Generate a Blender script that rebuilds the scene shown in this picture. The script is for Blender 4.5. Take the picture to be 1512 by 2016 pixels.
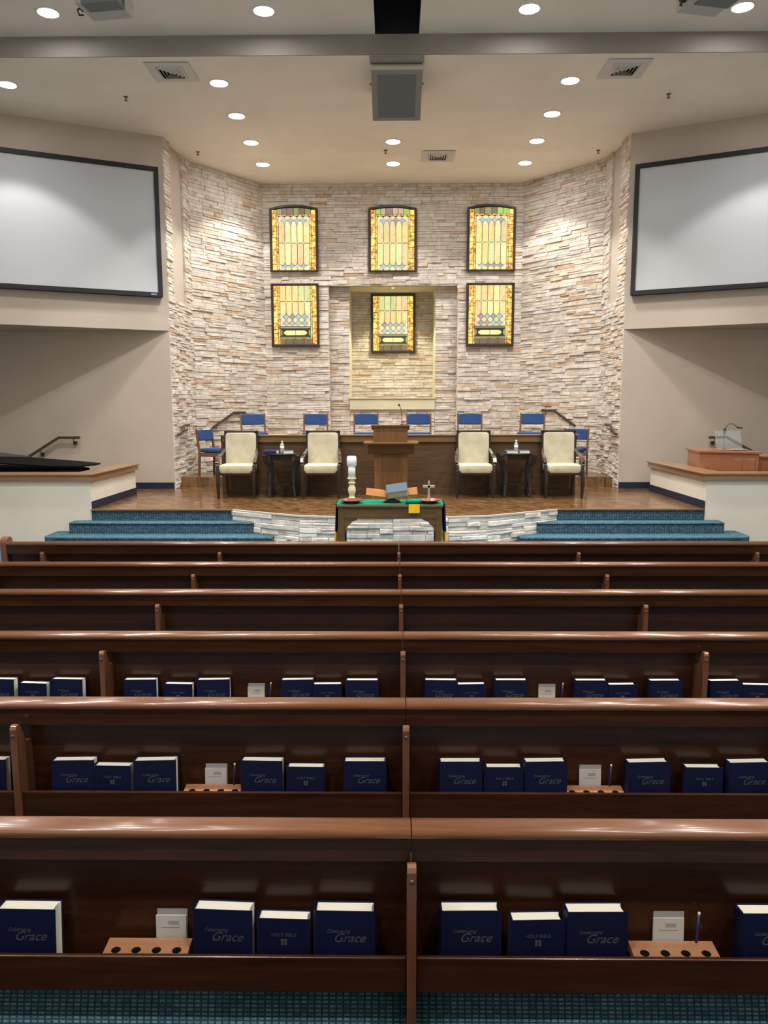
import bpy, bmesh, math, random
from mathutils import Vector, Matrix
R = random.Random(7)
PI = math.pi
C = bpy.context.scene.collection
for o in list(bpy.data.objects): bpy.data.objects.remove(o)

# ---------------------------------------------------------------- camera
cam_d = bpy.data.cameras.new('camera'); cam = bpy.data.objects.new('camera', cam_d); C.objects.link(cam)
fw = Vector((-0.01166798, 0.99062557, -0.13610595)); rt = Vector((0.99993181, 0.01149252, -0.0020749)); up = Vector((0.000491, 0.13612088, 0.99069211))
M = Matrix((rt, up, -fw)).transposed().to_4x4(); M.translation = Vector((0, 0, 1.94))
cam.matrix_world = M
cam_d.sensor_fit = 'HORIZONTAL'; cam_d.sensor_width = 36; cam_d.lens = 36*1514/1512
cam_d.clip_start = 0.05
bpy.context.scene.camera = cam
# ---------------------------------------------------------------- world, exposure
vs = bpy.context.scene.view_settings
vs.view_transform = 'Standard'; vs.look = 'None'; vs.gamma = 1; vs.use_curve_mapping = False
vs.exposure = 1.05
w = bpy.data.worlds.new('world'); bpy.context.scene.world = w; w.use_nodes = True
w.node_tree.nodes['Background'].inputs[0].default_value = (1.0, 0.88, 0.74, 1)
w.node_tree.nodes['Background'].inputs[1].default_value = 0.52
NAVE_W, STAGE_W = 250, 112        # watts of the ceiling spots
LENS_E = 42

# ---------------------------------------------------------------- materials
def mat(name, col, rough=.5, metal=0, coat=0, spec=.5, emis=None, es=0, trans=0, ior=1.45, alpha=1):
    m = bpy.data.materials.new(name); m.use_nodes = True
    b = m.node_tree.nodes['Principled BSDF']
    b.inputs['Base Color'].default_value = (*col, 1); b.inputs['Roughness'].default_value = rough
    b.inputs['Metallic'].default_value = metal; b.inputs['Coat Weight'].default_value = coat
    b.inputs['Coat Roughness'].default_value = .12
    b.inputs['Specular IOR Level'].default_value = spec; b.inputs['IOR'].default_value = ior
    b.inputs['Transmission Weight'].default_value = trans
    if emis: b.inputs['Emission Color'].default_value = (*emis, 1); b.inputs['Emission Strength'].default_value = es
    return m
def nodes(m): return m.node_tree.nodes, m.node_tree.links, m.node_tree.nodes['Principled BSDF']
def ramp(N, stops, interp='LINEAR'):
    r = N.new('ShaderNodeValToRGB'); cr = r.color_ramp; cr.interpolation = interp
    while len(cr.elements) < len(stops): cr.elements.new(.5)
    for e, (p, c) in zip(cr.elements, stops): e.position = p; e.color = (*c, 1)
    return r
def wood(name, c1, c2, rough=.3, coat=.3, axis='x', scale=1.0, gmap=None, bump=.02, spec=.5):
    m = mat(name, c1, rough, coat=coat, spec=spec); N, L, b = nodes(m)
    tc = N.new('ShaderNodeTexCoord'); mp = N.new('ShaderNodeMapping')
    s = {'x': (1.1, 16, 16), 'y': (16, 1.1, 16), 'z': (16, 16, 1.1)}[axis]
    mp.inputs['Scale'].default_value = [q*scale for q in s]
    n1 = N.new('ShaderNodeTexNoise'); n1.inputs['Scale'].default_value = 1.6; n1.inputs['Detail'].default_value = 5; n1.inputs['Distortion'].default_value = .7
    n2 = N.new('ShaderNodeTexNoise'); n2.inputs['Scale'].default_value = 9; n2.inputs['Detail'].default_value = 4
    mx = N.new('ShaderNodeMix'); mx.data_type = 'FLOAT'; mx.inputs[0].default_value = .35
    r = ramp(N, [(.3, c1), (.72, c2)])
    L.new(tc.outputs['Object'], mp.inputs[0]); L.new(mp.outputs[0], n1.inputs['Vector']); L.new(mp.outputs[0], n2.inputs['Vector'])
    L.new(n1.outputs[0], mx.inputs[2]); L.new(n2.outputs[0], mx.inputs[3]); L.new(mx.outputs[0], r.inputs[0]); L.new(r.outputs[0], b.inputs['Base Color'])
    bp = N.new('ShaderNodeBump'); bp.inputs['Strength'].default_value = .25; bp.inputs['Distance'].default_value = bump*.05
    L.new(mx.outputs[0], bp.inputs['Height']); L.new(bp.outputs[0], b.inputs['Normal'])
    return m
def plaster(name, col, rough=.85, scale=60, amt=.004):
    m = mat(name, col, rough, spec=.25); N, L, b = nodes(m)
    tc = N.new('ShaderNodeTexCoord'); n = N.new('ShaderNodeTexNoise'); n.inputs['Scale'].default_value = scale; n.inputs['Detail'].default_value = 4
    n3 = N.new('ShaderNodeTexNoise'); n3.inputs['Scale'].default_value = 1.3; n3.inputs['Detail'].default_value = 3
    r = ramp(N, [(.3, tuple(c*.95 for c in col)), (.7, tuple(min(1, c*1.04) for c in col))])
    L.new(tc.outputs['Object'], n.inputs['Vector']); L.new(tc.outputs['Object'], n3.inputs['Vector']); L.new(n3.outputs[0], r.inputs[0]); L.new(r.outputs[0], b.inputs['Base Color'])
    bp = N.new('ShaderNodeBump'); bp.inputs['Strength'].default_value = .5; bp.inputs['Distance'].default_value = amt
    L.new(n.outputs[0], bp.inputs['Height']); L.new(bp.outputs[0], b.inputs['Normal'])
    return m
def fabric(name, col, scale=350, rough=.95):
    m = mat(name, col, rough, spec=.15); N, L, b = nodes(m)
    tc = N.new('ShaderNodeTexCoord'); n = N.new('ShaderNodeTexNoise'); n.inputs['Scale'].default_value = scale; n.inputs['Detail'].default_value = 2
    n2 = N.new('ShaderNodeTexNoise'); n2.inputs['Scale'].default_value = 7
    r = ramp(N, [(.3, tuple(c*.86 for c in col)), (.7, tuple(min(1, c*1.1) for c in col))])
    L.new(tc.outputs['Object'], n.inputs['Vector']); L.new(tc.outputs['Object'], n2.inputs['Vector']); L.new(n2.outputs[0], r.inputs[0]); L.new(r.outputs[0], b.inputs['Base Color'])
    bp = N.new('ShaderNodeBump'); bp.inputs['Strength'].default_value = .4; bp.inputs['Distance'].default_value = .001
    L.new(n.outputs[0], bp.inputs['Height']); L.new(bp.outputs[0], b.inputs['Normal'])
    return m
def woven(name, base, light, dark, sx, sy):
    """teal loop carpet / upholstery: rows of pale dashes on a darker ground, from world-size coordinates"""
    m = mat(name, base, .95, spec=.1); N, L, b = nodes(m)
    tc = N.new('ShaderNodeTexCoord'); sp = N.new('ShaderNodeSeparateXYZ'); L.new(tc.outputs['Object'], sp.inputs[0])
    ad = N.new('ShaderNodeMath'); ad.operation = 'ADD'; L.new(sp.outputs[1], ad.inputs[0]); L.new(sp.outputs[2], ad.inputs[1])
    cb = N.new('ShaderNodeCombineXYZ'); L.new(sp.outputs[0], cb.inputs[0]); L.new(ad.outputs[0], cb.inputs[1])
    br = N.new('ShaderNodeTexBrick'); br.offset = 0; br.inputs['Scale'].default_value = 1
    br.inputs['Brick Width'].default_value = sx; br.inputs['Row Height'].default_value = sy; br.inputs['Mortar Size'].default_value = min(sx, sy)*.22
    br.inputs['Mortar Smooth'].default_value = .4
    br.inputs['Color1'].default_value = (*light, 1); br.inputs['Color2'].default_value = (*base, 1); br.inputs['Mortar'].default_value = (*dark, 1)
    L.new(cb.outputs[0], br.inputs['Vector'])
    n = N.new('ShaderNodeTexNoise'); n.inputs['Scale'].default_value = 260; L.new(tc.outputs['Object'], n.inputs['Vector'])
    mx = N.new('ShaderNodeMix'); mx.data_type = 'RGBA'; mx.blend_type = 'MULTIPLY'; mx.inputs[0].default_value = .7
    r = ramp(N, [(.35, (.55, .55, .55)), (.65, (1.25, 1.25, 1.25))]); L.new(n.outputs[0], r.inputs[0])
    L.new(br.outputs[0], mx.inputs[6]); L.new(r.outputs[0], mx.inputs[7]); L.new(mx.outputs[2], b.inputs['Base Color'])
    bp = N.new('ShaderNodeBump'); bp.inputs['Strength'].default_value = .8; bp.inputs['Distance'].default_value = .003; bp.invert = True
    L.new(br.outputs['Fac'], bp.inputs['Height']); L.new(bp.outputs[0], b.inputs['Normal'])
    return m

m_wall = plaster('painted_wall', (.50, .435, .36))
m_ceil = plaster('painted_ceiling', (.88, .80, .68))
m_ceil2 = plaster('painted_ceiling_nave', (.86, .79, .69))
m_drop = plaster('shaded_drop', (.30, .27, .235))  # darker than the ceilings: shade of the upright face put into its colour
m_pit = plaster('pit_wall_paint', (.70, .655, .555), scale=90, amt=.006)
m_cream = plaster('cream_panel', (.66, .62, .43), amt=.001)
m_black = mat('black_recess', (.006, .007, .010), .8)
m_navy = mat('navy_base', (.012, .016, .04), .5)
m_screen = mat('screen_fabric', (.50, .515, .53), .9, spec=.1)
m_sframe = mat('screen_frame', (.010, .011, .014), .6)
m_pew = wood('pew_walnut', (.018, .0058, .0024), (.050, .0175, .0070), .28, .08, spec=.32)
m_cap = wood('pew_cap_lit', (.075, .028, .0115), (.145, .060, .026), .28, .35, bump=.003)  # pew wood made lighter, so the lit top is in its colour
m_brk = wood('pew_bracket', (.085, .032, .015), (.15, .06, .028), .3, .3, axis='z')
m_holder = wood('cup_holder_wood', (.26, .115, .055), (.38, .19, .10), .4, .2)
m_teal = woven('teal_carpet', (.045, .115, .165), (.14, .25, .32), (.030, .070, .096), .035, .022)
m_teal2 = woven('teal_upholstery', (.06, .145, .19), (.16, .27, .31), (.025, .075, .105), .019, .013)
m_bookblue = mat('book_navy_cloth', (.002, .0035, .024), .5, spec=.3)
m_bookblue2 = mat('book_blue_cloth', (.010, .016, .09), .5)
m_pages = mat('book_pages', (.80, .78, .66), .8)
m_foil = mat('cover_lettering', (.045, .05, .055), .6)
m_card = mat('white_card', (.42, .41, .39), .7)
m_card2 = mat('grey_card', (.25, .25, .25), .7)
m_pencil = mat('pencil_navy', (.02, .02, .10), .4)
m_tip = mat('pencil_tip', (.75, .62, .45), .5)
m_stagewood = wood('choir_oak', (.045, .022, .007), (.11, .058, .019), .6, 0, scale=1.4)
m_railwood = wood('oak_rail', (.12, .060, .018), (.22, .12, .042), .4, .1)
m_pulpit = wood('pulpit_oak', (.105, .046, .009), (.19, .090, .020), .45, 0, axis='z', scale=1.2)
m_capwood = wood('pit_cap_oak', (.20, .105, .048), (.34, .20, .10), .3, .4)
m_darkwood = wood('espresso_wood', (.010, .006, .004), (.022, .013, .008), .35, .1, axis='z')
m_table = wood('table_oak', (.060, .030, .008), (.14, .075, .022), .45, 0)
m_cushion = fabric('ivory_upholstery', (.49, .455, .325))
m_bluefab = fabric('blue_upholstery', (.035, .075, .20))
m_chairwood = wood('chair_cherry', (.13, .055, .030), (.21, .10, .055), .35, .3, axis='z')
m_arm = mat('arm_polish', (.05, .03, .02), .18, coat=1, spec=.9)
m_green = fabric('green_cloth', (.0, .17, .10), 500)
m_gold = fabric('gold_cloth', (.72, .42, .02), 500)
m_indigo = fabric('indigo_cloth', (.012, .010, .05), 500)
m_plate = wood('turned_plate', (.10, .025, .010), (.17, .05, .02), .35, .1)
m_wax = mat('candle_wax', (.80, .84, .80), .5)
m_white = mat('white_plastic', (.80, .80, .78), .4)
m_grille = mat('diffuser_white', (.62, .58, .52), .5)
m_stickwood = mat('painted_candlestick', (.62, .55, .38), .5)
m_glass = mat('clear_acrylic', (.85, .90, .92), .05, trans=.9, ior=1.3)
m_silver = mat('silver', (.75, .76, .74), .25, metal=.9)
m_standwood = wood('book_stand_wood', (.30, .10, .018), (.42, .17, .038), .6, 0)
m_greybook = mat('grey_book', (.07, .095, .125), .85, spec=.1)
m_oldpages = mat('old_pages', (.42, .33, .23), .8)
m_bottle = mat('bottle_plastic', (.85, .87, .9), .1, trans=.6, ior=1.33)
m_blackgloss = mat('piano_black', (.003, .003, .0035), .6, spec=.08)
m_blackmat = mat('black_matte', (.012, .012, .013), .5)
m_greylid = mat('lid_sheen', (.035, .038, .042), .4)
m_organ = wood('organ_cherry', (.24, .085, .035), (.34, .13, .06), .35, .3)
m_speaker = mat('speaker_box', (.28, .27, .24), .6)
m_spgrille = mat('speaker_grille', (.17, .18, .18), .7)
m_beige = mat('speaker_lip', (.60, .55, .42), .6)
m_bronze = mat('bronze_metal', (.10, .07, .055), .4, metal=.5)
m_winframe = mat('window_frame_bronze', (.035, .018, .010), .4)
m_lead = mat('lead_came', (.03, .03, .025), .5)
m_lens = mat('lamp_lens', (.9, .9, .9), .4, emis=(1, .98, 1.0), es=LENS_E)
m_trimring = mat('lamp_trim', (.80, .77, .74), .5)
m_proj = mat('projector_grey', (.46, .44, .40), .5)
m_brass = mat('sprinkler_brass', (.18, .13, .09), .5, metal=.4)
m_hole = mat('dark_hole', (.004, .003, .003), .9)

# stage floor: wood look vinyl planks, glossy
m_floorwood = mat('stage_vinyl', (.2, .12, .06), .22, coat=.25); N, L, b = nodes(m_floorwood)
tc = N.new('ShaderNodeTexCoord'); br = N.new('ShaderNodeTexBrick'); br.inputs['Scale'].default_value = 1
br.inputs['Brick Width'].default_value = .16; br.inputs['Row Height'].default_value = .05; br.inputs['Mortar Size'].default_value = .001
br.inputs['Color1'].default_value = (.080, .036, .012, 1); br.inputs['Color2'].default_value = (.21, .112, .046, 1); br.inputs['Mortar'].default_value = (.06, .03, .015, 1)
mp = N.new('ShaderNodeMapping'); mp.inputs['Rotation'].default_value = (0, 0, .8); L.new(tc.outputs['Object'], mp.inputs[0]); L.new(mp.outputs[0], br.inputs['Vector'])
n = N.new('ShaderNodeTexNoise'); n.inputs['Scale'].default_value = 14; n.inputs['Detail'].default_value = 5; L.new(tc.outputs['Object'], n.inputs['Vector'])
r = ramp(N, [(.35, (.7, .7, .7)), (.65, (1.25, 1.2, 1.15))]); L.new(n.outputs[0], r.inputs[0])
mx = N.new('ShaderNodeMix'); mx.data_type = 'RGBA'; mx.blend_type = 'MULTIPLY'; mx.inputs[0].default_value = 1
L.new(br.outputs[0], mx.inputs[6]); L.new(r.outputs[0], mx.inputs[7]); L.new(mx.outputs[2], b.inputs['Base Color'])

# ledgestone: each stone carries its own tone value
m_stone = mat('ledgestone', (.6, .55, .48), .9, spec=.2); N, L, b = nodes(m_stone)
at = N.new('ShaderNodeAttribute'); at.attribute_name = 'tone'
r = ramp(N, [(0, (.72, .68, .61)), (.22, (.64, .59, .515)), (.45, (.70, .67, .615)), (.62, (.61, .57, .51)), (.74, (.70, .65, .56)), (.90, (.63, .52, .40)), (.97, (.58, .42, .30))], 'CONSTANT')
L.new(at.outputs['Fac'], r.inputs[0])
tc = N.new('ShaderNodeTexCoord'); n = N.new('ShaderNodeTexNoise'); n.inputs['Scale'].default_value = 9; n.inputs['Detail'].default_value = 6; L.new(tc.outputs['Object'], n.inputs['Vector'])
r2 = ramp(N, [(.3, (.80, .77, .74)), (.7, (1.08, 1.06, 1.04))]); L.new(n.outputs[0], r2.inputs[0])
mx = N.new('ShaderNodeMix'); mx.data_type = 'RGBA'; mx.blend_type = 'MULTIPLY'; mx.inputs[0].default_value = 1
L.new(r.outputs[0], mx.inputs[6]); L.new(r2.outputs[0], mx.inputs[7]); L.new(mx.outputs[2], b.inputs['Base Color'])
n = N.new('ShaderNodeTexNoise'); n.inputs['Scale'].default_value = 28; n.inputs['Detail'].default_value = 6; L.new(tc.outputs['Object'], n.inputs['Vector'])
bp = N.new('ShaderNodeBump'); bp.inputs['Strength'].default_value = .7; bp.inputs['Distance'].default_value = .012; L.new(n.outputs[0], bp.inputs['Height']); L.new(bp.outputs[0], b.inputs['Normal'])

m_stone2 = m_stone.copy(); m_stone2.name = 'lit_ledgestone'  # same stone, whitened to paint the bright light on the stage front
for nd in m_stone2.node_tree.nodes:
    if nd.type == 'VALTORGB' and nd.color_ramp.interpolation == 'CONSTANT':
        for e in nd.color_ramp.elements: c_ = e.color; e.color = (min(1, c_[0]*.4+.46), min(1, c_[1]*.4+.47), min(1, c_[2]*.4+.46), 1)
# back-lit art glass: colour attribute x mottling, gives off light
m_art = mat('art_glass', (.3, .25, .15), .3); N, L, b = nodes(m_art)
at = N.new('ShaderNodeAttribute'); at.attribute_name = 'pane'
tc = N.new('ShaderNodeTexCoord'); n = N.new('ShaderNodeTexNoise'); n.inputs['Scale'].default_value = 10; n.inputs['Detail'].default_value = 5; n.inputs['Distortion'].default_value = 1.5
mp = N.new('ShaderNodeMapping'); mp.inputs['Scale'].default_value = (1.6, 1, .7); L.new(tc.outputs['Object'], mp.inputs[0]); L.new(mp.outputs[0], n.inputs['Vector'])
r = ramp(N, [(.30, (.86, .66, .42)), (.42, (.97, .93, .82)), (.55, (1.08, 1.06, 1.0)), (.70, (.82, 1.0, .60))]); L.new(n.outputs[0], r.inputs[0])
mx = N.new('ShaderNodeMix'); mx.data_type = 'RGBA'; mx.blend_type = 'MULTIPLY'; mx.inputs[0].default_value = 1
L.new(at.outputs['Color'], mx.inputs[6]); L.new(r.outputs[0], mx.inputs[7])
n2 = N.new('ShaderNodeTexNoise'); n2.inputs['Scale'].default_value = 15; n2.inputs['Detail'].default_value = 4; n2.inputs['Distortion'].default_value = 1; L.new(tc.outputs['Object'], n2.inputs['Vector'])
r2 = ramp(N, [(.34, (.16, .03, .01)), (.43, (.75, .14, .02)), (.49, (.95, .45, .04)), (.54, (1.0, .85, .16)), (.62, (.90, .95, .30)), (.70, (.30, .60, .04))]); L.new(n2.outputs[0], r2.inputs[0])
m2 = N.new('ShaderNodeMix'); m2.data_type = 'RGBA'; L.new(at.outputs['Alpha'], m2.inputs[0]); L.new(mx.outputs[2], m2.inputs[6]); L.new(r2.outputs[0], m2.inputs[7])
L.new(m2.outputs[2], b.inputs['Emission Color'])
b.inputs['Emission Strength'].default_value = .56; b.inputs['Base Color'].default_value = (.08, .07, .05, 1)

# ---------------------------------------------------------------- mesh helpers
class MB:
    def __init__(s): s.v = []; s.f = []; s.sm = []; s.tone = []; s.rgb = []
    def add(s, vs, fs, smooth=False, tone=0, rgb=(1, 1, 1), T=None):
        b = len(s.v)
        for p in vs:
            p = Vector(p)
            if T is not None: p = T @ p
            s.v.append(tuple(p))
        for f in fs: s.f.append([b+i for i in f]); s.sm.append(smooth); s.tone.append(tone); s.rgb.append(rgb)
        return s
    def box(s, x0, x1, y0, y1, z0, z1, T=None, **k):
        vs = [(x0,y0,z0),(x1,y0,z0),(x1,y1,z0),(x0,y1,z0),(x0,y0,z1),(x1,y0,z1),(x1,y1,z1),(x0,y1,z1)]
        return s.add(vs, [(0,3,2,1),(4,5,6,7),(0,1,5,4),(1,2,6,5),(2,3,7,6),(3,0,4,7)], T=T, **k)
    def prism(s, poly, a0, a1, axis='x', T=None, smooth=False, **k):
        """polygon in the plane across the axis, extruded from a0 to a1"""
        def P(a, p):
            return {'x': (a, p[0], p[1]), 'y': (p[0], a, p[1]), 'z': (p[0], p[1], a)}[axis]
        n = len(poly)
        vs = [P(a0, p) for p in poly]+[P(a1, p) for p in poly]
        fs = [tuple(range(n))[::-1], tuple(range(n, 2*n))]+[(i, (i+1) % n, n+(i+1) % n, n+i) for i in range(n)]
        s.add(vs, fs, T=T, smooth=False, **k)
        if smooth:
            for i in range(n):
                p, q = poly[i], poly[(i+1) % n]
                if math.hypot(p[0]-q[0], p[1]-q[1]) < .035: s.sm[len(s.sm)-n+i] = True
        return s
    def lathe(s, prof, cx=0, cy=0, n=24, T=None, smooth=True, **k):
        vs = []; fs = []
        for (r_, z) in prof:
            for i in range(n):
                a = 2*PI*i/n; vs.append((cx+r_*math.cos(a), cy+r_*math.sin(a), z))
        for j in range(len(prof)-1):
            for i in range(n):
                a, b2 = j*n+i, j*n+(i+1) % n
                fs.append((a, b2, b2+n, a+n))
        fs.append(tuple(range(n))[::-1]); fs.append(tuple((len(prof)-1)*n+i for i in range(n)))
        s.add(vs, fs, T=T, smooth=smooth, **k); s.sm[-1] = s.sm[-2] = False
        return s
    def tube(s, pts, r_, n=10, T=None, **k):
        pts = [Vector(p) for p in pts]; vs = []; fs = []
        rr = r_ if isinstance(r_, (list, tuple)) else [r_]*len(pts)
        prev = None
        for i, p in enumerate(pts):
            d = (pts[min(i+1, len(pts)-1)]-pts[max(i-1, 0)]).normalized()
            if prev is None: u = d.orthogonal().normalized()
            else: u = (prev-d*prev.dot(d)).normalized()
            prev = u; v_ = d.cross(u)
            for j in range(n):
                a = 2*PI*j/n; vs.append(p+(u*math.cos(a)+v_*math.sin(a))*rr[i])
        for i in range(len(pts)-1):
            for j in range(n):
                a, b2 = i*n+j, i*n+(j+1) % n; fs.append((a, b2, b2+n, a+n))
        fs.append(tuple(range(n))[::-1]); fs.append(tuple((len(pts)-1)*n+j for j in range(n)))
        s.add(vs, fs, T=T, smooth=True, **k); s.sm[-1] = s.sm[-2] = False
        return s
    def strip(s, pts, side, w_, h_, T=None, **k):
        """rectangular bar swept along pts; side = constant sideways vector, widths w_ (list ok) and thickness h_"""
        pts = [Vector(p) for p in pts]; side = Vector(side).normalized(); vs = []; fs = []
        ww = w_ if isinstance(w_, (list, tuple)) else [w_]*len(pts)
        hh = h_ if isinstance(h_, (list, tuple)) else [h_]*len(pts)
        for i, p in enumerate(pts):
            d = (pts[min(i+1, len(pts)-1)]-pts[max(i-1, 0)]).normalized(); u = d.cross(side).normalized()
            for a, b2 in ((-1,-1),(1,-1),(1,1),(-1,1)): vs.append(p+side*a*ww[i]/2+u*b2*hh[i]/2)
        for i in range(len(pts)-1):
            for j in range(4):
                a, b2 = i*4+j, i*4+(j+1) % 4; fs.append((a, b2, b2+4, a+4))
        fs.append((3,2,1,0)); q = (len(pts)-1)*4; fs.append((q, q+1, q+2, q+3))
        return s.add(vs, fs, T=T, **k)
    def pillow(s, x0, x1, y0, y1, z0, z1, T=None, n=10, e=.28):
        """cushion: a rounded superellipsoid"""
        vs = []; fs = []; nu, nv = 28, 14
        cx, cy, cz = (x0+x1)/2, (y0+y1)/2, (z0+z1)/2; a, b2, c = (x1-x0)/2, (y1-y0)/2, (z1-z0)/2
        def pw(q): return math.copysign(abs(q)**e, q)
        for j in range(nv+1):
            t = -PI/2+PI*j/nv
            for i in range(nu):
                p = 2*PI*i/nu
                vs.append((cx+a*pw(math.cos(t))*pw(math.cos(p)), cy+b2*pw(math.cos(t))*pw(math.sin(p)), cz+c*pw(math.sin(t))))
        for j in range(nv):
            for i in range(nu):
                q, r_ = j*nu+i, j*nu+(i+1) % nu; fs.append((q, r_, r_+nu, q+nu))
        return s.add(vs, fs, smooth=True, T=T)
    def build(s, name, m, parent=None, bevel=0, attr=None, fix=True):
        me = bpy.data.meshes.new(name); me.from_pydata(s.v, [], s.f); me.materials.append(m)
        me.polygons.foreach_set('use_smooth', s.sm)
        if attr == 'tone':
            a = me.attributes.new('tone', 'FLOAT', 'FACE'); a.data.foreach_set('value', s.tone)
        if attr == 'pane':
            a = me.attributes.new('pane', 'FLOAT_COLOR', 'FACE'); a.data.foreach_set('color', [c for q in s.rgb for c in (q if len(q) == 4 else (*q, 0))])
        if fix and not attr:
            bm = bmesh.new(); bm.from_mesh(me); bmesh.ops.recalc_face_normals(bm, faces=bm.faces); bm.to_mesh(me); bm.free()
        me.update()
        o = bpy.data.objects.new(name, me); C.objects.link(o)
        if parent: o.parent = parent
        if bevel:
            bv = o.modifiers.new('bevel', 'BEVEL'); bv.width = bevel; bv.segments = 2; bv.limit_method = 'ANGLE'; bv.angle_limit = .7
        return o
def tag(o, label=None, cat=None, group=None, kind=None):
    if label: o['label'] = label
    if cat: o['category'] = cat
    if group: o['group'] = group
    if kind: o['kind'] = kind
    return o
def thing(name, label, cat, loc=(0, 0, 0), rz=0, group=None):
    o = bpy.data.objects.new(name, None); C.objects.link(o); o.location = loc; o.rotation_euler = (0, 0, rz); o.empty_display_size = .1
    return tag(o, label, cat, group)
def struct(mb, name, m, label, cat='wall', **k):
    return tag(mb.build(name, m, **k), label, cat, kind='structure')
ALL_CH = {}
def kids(o): return [c for c in bpy.data.objects if c.parent == o]
def dup(root, loc, rz=None, label=None, group=None):
    r_ = root.copy(); C.objects.link(r_); r_.location = loc
    if rz is not None: r_.rotation_euler = (root.rotation_euler.x, root.rotation_euler.y, rz)
    if label: r_['label'] = label
    if group: r_['group'] = group
    def rec(src, dst):
        for ch in kids(src):
            c = ch.copy(); C.objects.link(c); c.parent = dst; rec(ch, c)
    rec(root, r_)
    return r_
def Rz(a): return Matrix.Rotation(a, 4, 'Z')
def Rx(a): return Matrix.Rotation(a, 4, 'X')
def Ry(a): return Matrix.Rotation(a, 4, 'Y')
def Tr(x, y, z): return Matrix.Translation((x, y, z))
def frame_T(p, q):
    """local x runs along the wall from p to q, local -y faces the room (right-hand side of p->q), z up"""
    d = (Vector((*q, 0))-Vector((*p, 0))).normalized(); nrm = Vector((d.y, -d.x, 0))
    Mx = Matrix((d, -nrm, Vector((0, 0, 1)))).transposed().to_4x4(); Mx.translation = Vector((*p, 0)); return Mx, (Vector(q)-Vector(p)).length

# ---------------------------------------------------------------- ledgestone builder
def ledge(mb, u0, u1, v0, v1, T, holes=(), hmin=.045, hmax=.085, lmin=.14, lmax=.5, seed=1, d0=.010, d1=.036):
    rr = random.Random(seed)
    keys = sorted({v0, v1} | {h for hh in holes for h in hh[2:4] if v0 < h < v1})
    for a, b2 in zip(keys, keys[1:]):
        n_ = max(1, round((b2-a)/((hmin+hmax)/2))); hs = [rr.uniform(hmin, hmax) for _ in range(n_)]; sc = (b2-a)/sum(hs)
        z = a
        for h in hs:
            h *= sc; zm = z+h/2
            iv = [(u0, u1)]
            for (x0, x1, y0, y1) in holes:
                if y0 < zm < y1:
                    nv = []
                    for (p, q) in iv:
                        if x1 <= p or x0 >= q: nv.append((p, q)); continue
                        if x0 > p: nv.append((p, x0))
                        if x1 < q: nv.append((x1, q))
                    iv = nv
            for (p, q) in iv:
                x = p
                while x < q-1e-4:
                    l_ = rr.uniform(lmin, lmax)
                    if q-x-l_ < lmin*.6: l_ = q-x
                    l_ = min(l_, q-x)
                    d = rr.uniform(d0, d1); tn = rr.random()
                    split = h > hmax*.8 and rr.random() < .25
                    parts = [(z, z+h*.5), (z+h*.5, z+h)] if split else [(z, z+h)]
                    for (za, zb) in parts:
                        dd = d+rr.uniform(-.008, .008); dd = max(.006, dd)
                        c = min(.007, (zb-za)*.18)
                        j = lambda: rr.uniform(-.005, .005)
                        xs = [x, x+l_*rr.uniform(.3, .7), x+l_]
                        vs = [(x, .02, za), (x+l_, .02, za), (x+l_, .02, zb), (x, .02, zb)]
                        fr = []
                        for (xx, zz, sx, sz) in ((x, za, 1, 1), (xs[1], za, 0, 1), (x+l_, za, -1, 1), (x+l_, zb, -1, -1), (xs[1], zb, 0, -1), (x, zb, 1, -1)):
                            fr.append((xx+sx*c, -dd+j(), zz+sz*c*rr.uniform(.6, 1.8)))
                        sd = [(x, -dd+.012, za), (x+l_, -dd+.012, za), (x+l_, -dd+.012, zb), (x, -dd+.012, zb)]
                        V = vs+sd+fr
                        F = [(8, 9, 12, 13), (9, 10, 11, 12), (4, 5, 10, 9, 8), (5, 6, 11, 10), (6, 7, 13, 12, 11), (7, 4, 8, 13),
                             (0, 1, 5, 4), (1, 2, 6, 5), (2, 3, 7, 6), (3, 0, 4, 7)]
                        mb.add(V, F, T=T, tone=tn if rr.random() < .8 else rr.random())
                    x += l_
            z += h

ZC, ZN = 6.5, 6.75
# ================================================================ SETTING
struct(MB().box(-9, 9, -3, 18.6, -.1, 0), 'floor', m_teal, 'teal patterned carpet floor between the pews', 'floor')
# ceilings
struct(MB().box(-9, 9, 10.8, 18.6, ZC, ZC+.12), 'ceiling', m_ceil, 'cream painted ceiling over the stage', 'ceiling')
mb = MB(); mb.box(-9, -.232, -3, 10.8, ZN, ZN+.1); mb.box(.345, 9, -3, 10.8, ZN, ZN+.1); mb.box(-.232, .345, -3, 5, ZN, ZN+.1)
struct(mb, 'ceiling', m_ceil2, 'higher cream ceiling over the pews', 'ceiling')
mb = MB(); mb.box(-.36, -.232, 5, 10.86, ZN+.1, ZN+.5); mb.box(.345, .47, 5, 10.86, ZN+.1, ZN+.5); mb.box(-.36, .47, 4.9, 5, ZN+.1, ZN+.5); mb.box(-.36, .47, 10.8, 10.9, ZN-.1, ZN+.5); mb.box(-.36, .47, 4.9, 10.9, ZN+.5, ZN+.55)
struct(mb, 'trim_1', m_black, 'black recessed slot in the ceiling above the pews', 'recess')
struct(MB().box(-9, 9, 10.78, 10.8, ZC-.0, ZN), 'trim_2', m_drop, 'ceiling drop band across the room, shade in its colour', 'ceiling drop')
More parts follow.
